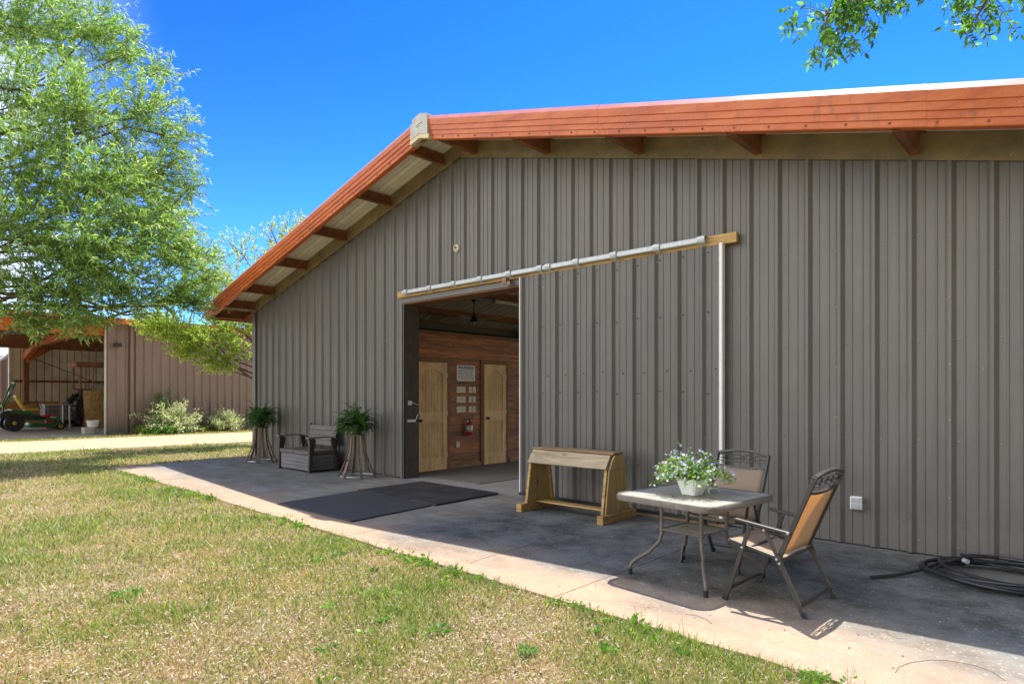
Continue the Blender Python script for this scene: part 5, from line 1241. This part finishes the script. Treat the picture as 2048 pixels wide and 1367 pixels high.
# straw coloured tassels at shoot tips are part of that crown in the photo
blobs2 = [(-18.9, 1.5, 5.8, .7, .35), (-18.7, 2.3, 6.3, .65, .3), (-18.7, 1.0, 4.8, .75, .5), (-19.5, .9, 5.7, .6, .3), (-19.0, 2.7, 5.4, .8, .4), (-18.7, -1.0, 3.42, .48, 1.2), (-18.4, -.75, 3.2, .45, 1.2), (-18.2, -.55, 3.28, .5, 1.2), (-17.7, -.1, 2.95, .5, 1.2), (-17.8, .45, 3.35, .6, 1.2), (-17.5, .8, 2.75, .42, 1), (-18.0, .3, 2.42, .4, 1.2), (-18.0, -.4, 2.72, .42, 1.2), (-17.7, .55, 2.3, .3, 1),
          (-17.8, 1.2, 3.6, .5), (-18.6, 3.2, 6.6, .7, .6), (-18.3, .6, 4.1, .6), (-19.2, -.1, 4.2, .5, .7)]
tree('crape_myrtle', 'yellow-green myrtle tree spreading low branches behind the left barn corner', (-17.85, 2.35, -.05), 1.4, (-18.8, 2.4, 6.6), blobs2, 300, 10, .075, .032, [(.42, .54, .10), (.52, .62, .15), (.28, .42, .08), (.62, .66, .24)], 32, .05, .10, .42, thin=.5)

# overhanging branch at top right: pinnate leaves hanging from a tree out of frame
def pinnate_tree():
    rng = np.random.default_rng(77); base = np.array([3.3, -3.2, -.05]); t = thing('pecan_tree', 'leafy pinnate tree whose branches hang in from the top right corner', 'tree', tuple(base))
    tr = MB(); limb(tr, (0, 0, -.1), (-.2, .2, 3.4), .20, .14, rng); limb(tr, (-.2, .2, 3.4), (-.4, .8, 7.5), .16, .03, rng); tr.build('trunk', M['bark'], t, smooth=True)
    br = MB(); P_, D_, L_, Wd = [], [], [], []; rach = MB()
    mains = [[(-.2, .2, 3.6), (-2.2, 1.0, 4.7), (-3.6, 1.4, 4.55), (-4.25, 1.1, 4.28), (-4.62, .72, 3.97)],
             [(-.3, .3, 3.9), (-2.0, 1.3, 4.8), (-3.3, 1.75, 4.5), (-3.75, 1.72, 4.34), (-3.93, 1.74, 4.13)],
             [(-.3, .3, 4.2), (-1.5, 1.5, 5.3), (-2.4, 2.3, 5.6), (-3.0, 2.9, 5.6)],
             [(-.2, .2, 4.0), (-2.0, -.2, 5.4), (-3.5, -.2, 5.7), (-4.6, .1, 5.6)]]
    for mi, mpts in enumerate(mains):
        sm = smooth(mpts, 8); rs_ = [.032 * (1 - i / len(sm)) + .004 for i in range(len(sm))]; br.tube(sm, rs_, 7)
        frac = {0: .55, 1: .62, 2: .4, 3: .4}[mi]; cnt = {0: 100, 1: 42, 2: 30, 3: 60}[mi]
        for j in range(cnt):
            i = int((frac + (1 - frac) * rng.random() ** .8) * (len(sm) - 1)); s = np.array(sm[i]); 
            d = rng.normal(0, 1, 3) * np.array([1, 1, .55]) + np.array([-.35, 0, -.25]); d /= np.linalg.norm(d); ln = rng.uniform(.03, .24)
            e = s + d * ln; rach.tube([tuple(s), tuple((s + e) / 2 + [0, 0, .015]), tuple(e)], [.004, .003, .002], 4, False)
            for c in range(rng.integers(2, 4)):
                rd = d * .7 + rng.normal(0, .55, 3) + np.array([0, 0, -.5]); rd /= np.linalg.norm(rd); rl = rng.uniform(.09, .15); p = e.copy(); side = np.cross(rd, rng.normal(size=3)); side /= np.linalg.norm(side)
                nl = rng.integers(3, 5); rach.tube([tuple(p), tuple(p + rd * rl)], [.0016, .001], 3, False)
                for q in range(nl):
                    pp = p + rd * rl * (q + .8) / nl
                    for sg in (-1, 1): P_.append(pp); D_.append(rd * .55 + side * sg + rng.normal(0, .12, 3) + np.array([0, 0, -.15])); L_.append(rng.uniform(.038, .058)); Wd.append(.023)
                P_.append(p + rd * rl); D_.append(rd); L_.append(.055); Wd.append(.021)
    br.build('branches', M['bark'], t, smooth=True); rach.build('twigs', M['bark'], t, kind='stuff')
    n = len(P_); P_ = np.array(P_); D_ = np.array(D_); D_ /= np.linalg.norm(D_, axis=1, keepdims=True); L_ = np.array(L_)[:, None]; Wd = np.array(Wd)[:, None] * rng.uniform(.85, 1.15, (n, 1))
    S_ = np.cross(D_, rng.normal(size=(n, 3))); S_ /= np.linalg.norm(S_, axis=1, keepdims=True); Nn = np.cross(D_, S_)
    V = np.stack([P_, P_ + D_ * L_ * .3 + S_ * Wd * .46 + Nn * Wd * .1, P_ + D_ * L_ * .62 + S_ * Wd * .40 + Nn * Wd * .1, P_ + D_ * L_, P_ + D_ * L_ * .62 - S_ * Wd * .40 + Nn * Wd * .1, P_ + D_ * L_ * .3 - S_ * Wd * .46 + Nn * Wd * .1], 1).reshape(-1, 3)
    b6 = np.arange(n)[:, None] * 6; F = np.concatenate([b6 + [0, 1, 2, 3], b6 + [0, 3, 4, 5]])
    cols = np.array([(.09, .24, .06), (.14, .32, .06), (.22, .44, .08), (.07, .18, .07)]); C = np.repeat(cols[rng.integers(4, size=n)] * rng.uniform(.8, 1.2, (n, 1)), 6, axis=0)
    fast_mesh('crown', V, F, M['leaf'], C, t)
pinnate_tree()

# shrubs by the shed wall
def shrub(name, label, loc, r, hgt, n, cols, ll, lw, seed, group=None, sparse=.8):
    rng = np.random.default_rng(seed); t = thing(name, label, 'shrub' if 'shrub' in name else 'plant', loc, 0, group); st = MB(); P_, D_ = [], []
    for k in range(n):
        a = rng.uniform(0, 2 * pi); el = rng.uniform(.35, 1.45); L = hgt * rng.uniform(.55, 1.05) * (1 if el > .7 else r / hgt)
        d = np.array([cos(a) * cos(el) * r / hgt * 1.1, sin(a) * cos(el) * r / hgt * 1.1, sin(el)]); p = np.array([0, 0, 0.0]) + rng.normal(0, .04, 3) * [1, 1, 0]; pl = [tuple(p)]
        for i in range(9):
            p = p + d * L / 9; d = d + rng.normal(0, .07, 3) + np.array([0, 0, -.05]); pl.append(tuple(p))
            if i > 2:
                for _ in range(7): P_.append(p + rng.normal(0, .05, 3)); D_.append(d + rng.normal(0, .8, 3))
        st.tube(pl, [.007 - .0006 * i for i in range(10)], 4, False)
    st.build('stems', M['bark'], t); m_ = len(P_); V, F = leaf_quads(P_, D_, rng.uniform(ll * .7, ll * 1.3, m_), lw, rng); fast_mesh('foliage', V, F, M['pale_leaf'] if cols is PALE else M['leaf'], tint(m_, cols, rng), t)
PALE = [(.68, .72, .44), (.78, .80, .56), (.42, .56, .20), (.24, .38, .08), (.80, .72, .58), (.60, .70, .36)]
M['pale_leaf'] = leafmat('pale_leaf', .3, (1, 1, .85))
shrub('variegated_shrub', 'larger pale variegated shrub against the mauve shed wall', (-25.95, 2.05, 0), 1.15, 1.32, 260, PALE, .07, .045, 41, 'pale shrubs by the shed wall')
shrub('variegated_shrub', 'smaller pale variegated shrub right of the larger one by the shed wall', (-25.95, 4.05, 0), .85, 1.0, 180, PALE, .065, .042, 42, 'pale shrubs by the shed wall')
shrub('green_shrub', 'upright dark green shrub rising behind the larger pale shrub', (-26.35, 1.85, 0), .45, 1.95, 60, [(.08, .20, .03), (.12, .30, .05)], .07, .045, 43)
shrub('green_shrub', 'low dark green shrub at the foot of the larger pale shrub', (-25.6, 1.65, 0), .6, .35, 70, [(.07, .18, .03), (.13, .32, .05)], .06, .04, 44)
shrub('yellow_flower_clump', 'clump of small yellow flowers growing beside the downspout', (-25.9, .95, 0), .3, .32, 26, [(.60, .50, .06), (.2, .34, .06), (.14, .28, .04)], .04, .02, 45)
shrub('yellow_flower_clump', 'clump of small yellow flowers between the two pale shrubs', (-25.9, 3.15, 0), .25, .30, 20, [(.60, .50, .06), (.2, .34, .06), (.14, .28, .04)], .04, .02, 46)
shrub('leafy_bush', 'bright green bush behind the mower at the left edge', (-40.5, -1.9, 0), 1.2, 1.8, 120, [(.14, .34, .05), (.20, .42, .07)], .12, .06, 47)
for i, (x, y, hgt, lb) in enumerate(((-62, -3, 6.5, 'distant rounded green tree above the far shed roof'), (-66, -12, 8.5, 'distant tall green tree left of the far shed'), (-64, 14, 8, 'distant green tree hidden behind the equipment shed roof'))):
    tree('broadleaf_tree', lb, (x, y, -.05), 2, (x, y, hgt - .8), [(x, y, hgt * .75, 1.9), (x + 1.2, y - 1.2, hgt * .6, 1.6), (x - 1, y + 1.5, hgt * .62, 1.7), (x + .6, y + 1.6, hgt * .5, 1.5), (x + 1.2, y + .3, hgt * .45, 1.5)], 14, 8, .32, .2, [(.10, .22, .04), (.15, .30, .06)], 60 + i, .1, .2, 1.0)

# ------------------------------------------------------------ lawn
rng = np.random.default_rng(99)
def lumps(x, y, s, seed):
    r_ = np.random.default_rng(seed); v = 0
    for k in range(9):
        a = r_.uniform(0, 2 * pi); f = s * r_.uniform(.5, 2.2); v = v + np.sin((x * cos(a) + y * sin(a)) * f + r_.uniform(0, 6.28) + 1.3 * np.sin((x * sin(a) - y * cos(a)) * f * .6 + r_.uniform(0, 6)))
    return v / 9
def inlawn(x, y):
    fr = -3.02 - .022 * (x + 14)
    on_slab = (x > -14.64) & (y > fr - .02 + .02 * np.sin(x * 9))
    road = (x < -20.0 + (y + 3) * .10 + .1) & (x > -24.9 + (y + 3) * .06 - .1)
    barn_ = (x > -14.7) & (y > -.1)
    return ~(on_slab | road | barn_ | (x < -26.1))
cx0, cy0 = 0.0, -6.857
def scatter(n, rmin, rmax, pw):
    """points over the lawn, thinning with distance from the mown patch by the patio"""
    u = rng.random(n); r_ = (rmin ** (2 - pw) + u * (rmax ** (2 - pw) - rmin ** (2 - pw))) ** (1 / (2 - pw))
    a = rng.uniform(R(78), R(185), n); x = cx0 + r_ * np.cos(a); y = cy0 + r_ * np.sin(a); k = inlawn(x, y); return x[k], y[k], r_[k]
GZ = -.02
# blades
x, y, d = scatter(760000, 2.6, 34, 1.75)
g = lumps(x, y, 1.7, 1) + .55 * lumps(x, y, 5.5, 2) + .25 * lumps(x, y, 14, 5)
edge = np.exp(-np.abs(y - (-3.02 - .022 * (x + 14))) * 3.2) * (x > -14.7)
keep = rng.random(len(x)) < np.clip(.92 + .8 * g + .25 * edge, .22, 1.0); x, y, d, g, edge = x[keep], y[keep], d[keep], g[keep], edge[keep]
n = len(x); green = rng.random(n) < np.clip(.44 + .62 * g + .22 * edge, .10, .95)
hgt = rng.uniform(.010, .040, n) * (1 + .45 * np.clip(g, 0, 1)) * (1 + .15 * edge) * (1 + d / 45); hgt = np.where(green, hgt * 1.15, hgt * .7); hgt *= np.where(rng.random(n) < .07, rng.uniform(1.5, 2.4, n), 1)
wd = .0017 * (1 + d / 4.2) * rng.uniform(.7, 1.4, n)
a = rng.uniform(0, 2 * pi, n); lean = rng.uniform(.2, 1.7, n) * hgt; la = rng.uniform(0, 2 * pi, n)
B = np.stack([x, y, np.full(n, GZ)], 1); sx, sy = np.cos(a) * wd, np.sin(a) * wd
V = np.stack([B + np.stack([sx, sy, 0 * x], 1), B - np.stack([sx, sy, 0 * x], 1), B + np.stack([np.cos(la) * lean, np.sin(la) * lean, hgt + .012], 1)], 1).reshape(-1, 3)
gc = np.array([(.15, .24, .045), (.25, .32, .08), (.095, .17, .03), (.38, .40, .17)])[rng.integers(4, size=n)]
dc = np.array([(.55, .42, .28), (.46, .32, .20), (.64, .52, .39), (.38, .23, .14)])[rng.integers(4, size=n)]
C = np.where(green[:, None], gc, dc) * rng.uniform(.8, 1.25, (n, 1))
tag(fast_mesh('lawn_grass', V, np.arange(3 * n).reshape(n, 3), M['leaf'], np.repeat(C, 3, 0)), 'patchy green and dry grass blades over the sunny lawn', 'grass', kind='stuff')
# dead leaf litter
x, y, d = scatter(420000, 2.6, 26, 1.75); g = lumps(x, y, 1.7, 1) + .55 * lumps(x, y, 5.5, 2); keep = rng.random(len(x)) < np.clip(.52 - .5 * g, .12, 1) * np.clip(.45 + d / 11, 0, 1); x, y, d = x[keep], y[keep], d[keep]; n = len(x)
P_ = np.stack([x, y, GZ + rng.uniform(.006, .030, n)], 1); a = rng.uniform(0, 2 * pi, n); D_ = np.stack([np.cos(a), np.sin(a), rng.normal(0, .35, n)], 1)
L_ = rng.uniform(.009, .025, n) * (1 + d / 12); Wd = L_ * rng.uniform(.16, .30, n)
D_ /= np.linalg.norm(D_, axis=1, keepdims=True); S_ = np.stack([-np.sin(a), np.cos(a), rng.normal(0, .45, n)], 1); S_ /= np.linalg.norm(S_, axis=1, keepdims=True); L2 = L_[:, None]; W2_ = Wd[:, None]
V = np.stack([P_, P_ + D_ * L2 * .5 + S_ * W2_ / 2, P_ + D_ * L2, P_ + D_ * L2 * .5 - S_ * W2_ / 2], 1).reshape(-1, 3)
C = np.array([(.55, .46, .40), (.42, .28, .20), (.48, .38, .31), (.28, .16, .11), (.52, .45, .40)])[rng.integers(5, size=n)] * rng.uniform(.8, 1.15, (n, 1))
tag(fast_mesh('leaf_litter', V, np.arange(4 * n).reshape(n, 4), M['litter'], np.repeat(np.clip(C, 0, .9), 4, 0)), 'pale dry leaf litter scattered through the lawn', 'leaf litter', kind='stuff')
# broadleaf weeds: rosettes, more along the slab edge, some with seed stems
P_, D_, L_, Wd, Cc = [], [], [], [], []; stm = MB()
def weed(wx, wy, r_, n, col, tall=0):
    for k in range(n):
        a = rng.uniform(0, 2 * pi); q = r_ * rng.random() ** .6; P_.append((wx + q * cos(a) * .6, wy + q * sin(a) * .6, GZ + rng.uniform(.008, .03 + tall * .5))); D_.append((cos(a), sin(a), rng.uniform(.1, 1.0))); l = rng.uniform(.018, .040) * (1 + r_); L_.append(l); Wd.append(l * .5); Cc.append(np.array(col) * rng.uniform(.75, 1.25))
    if tall:
        for k in range(3):
            dx, dy = rng.normal(0, .015, 2); stm.tube([(wx, wy, GZ), (wx + dx, wy + dy, GZ + tall * .6), (wx + dx * 2, wy + dy * 2, GZ + tall)], [.0012, .001, .0008], 3, False)
            for j in range(6): P_.append((wx + dx * 2, wy + dy * 2, GZ + tall * (.7 + .05 * j))); D_.append(rng.normal(0, 1, 3)); L_.append(.010); Wd.append(.005); Cc.append((.30, .30, .16))
for k in range(360):
    wx = -14.4 + 14.2 * rng.random() ** .8; wy = -3.06 - .022 * (wx + 14) - abs(rng.normal(0, .10)) + .03
    if lumps(np.array([wx]), np.array([0.0]), 2.5, 8)[0] < -.12: continue
    weed(wx, wy, rng.uniform(.02, .07), int(rng.integers(8, 26)), [(.14, .30, .03), (.22, .38, .05), (.10, .22, .03)][rng.integers(3)], rng.uniform(.06, .14) if rng.random() < .16 else 0)
for k in range(430):
    r0 = rng.uniform(2.8, 13); a = rng.uniform(R(80), R(150)); wx, wy = cx0 + r0 * cos(a), cy0 + r0 * sin(a)
    if inlawn(np.array([wx]), np.array([wy]))[0] and lumps(np.array([wx]), np.array([wy]), 1.7, 1)[0] > -.1: weed(wx, wy, rng.uniform(.03, .11), int(rng.integers(14, 46)), [(.12, .30, .04), (.20, .38, .06), (.08, .22, .04)][rng.integers(3)])
for (wx, wy, r_, n_) in ((-3.05, -4.25, .13, 70), (-2.42, -4.12, .08, 60), (-5.3, -5.35, .16, 70)): weed(wx, wy, r_, n_, (.13, .30, .06))
P_, D_, L_, Wd, Cc = map(np.array, (P_, D_, L_, Wd, Cc)); n = len(P_); V, F = leaf_quads(P_, D_, L_, Wd, rng)
tag(fast_mesh('broadleaf_weeds', V, F, M['leaf'], np.repeat(np.clip(Cc, 0, 1), 4, 0)), 'bright green broadleaf weeds along the slab edge and in the lawn', 'weeds', kind='stuff')
tag(stm.build('weed_stalks', mat('weed_stalk', (.28, .30, .12), .8, bs=0)), 'thin seed stalks of weeds at the slab edge', 'weeds', kind='stuff')
# crumbs and dead leaves on the slab
rng = np.random.default_rng(123); V, F, C = [], [], []
for k in range(420):
    x = rng.uniform(-13.5, 1); y = rng.uniform(-3.1, -.1)
    if rng.random() < .45: y = -3.05 + abs(rng.normal(0, .25))
    a = rng.uniform(0, 2 * pi); l = rng.uniform(.004, .016); w = l * .4; b = len(V); z = .003 if not (-8.3 < x < -6.3) else .023
    V += [(x - l * cos(a), y - l * sin(a), z), (x + w * sin(a), y - w * cos(a), z + .002), (x + l * cos(a), y + l * sin(a), z + .003), (x - w * sin(a), y + w * cos(a), z + .001)]; F.append((b, b + 1, b + 2, b + 3)); C += [[(.22, .13, .07), (.45, .36, .25), (.10, .06, .04), (.70, .66, .60)][rng.integers(4)]] * 4
tag(fast_mesh('slab_debris', V, F, M['litter'], np.array(C)), 'scattered crumbs and leaf bits on the concrete slab', 'debris', kind='stuff')
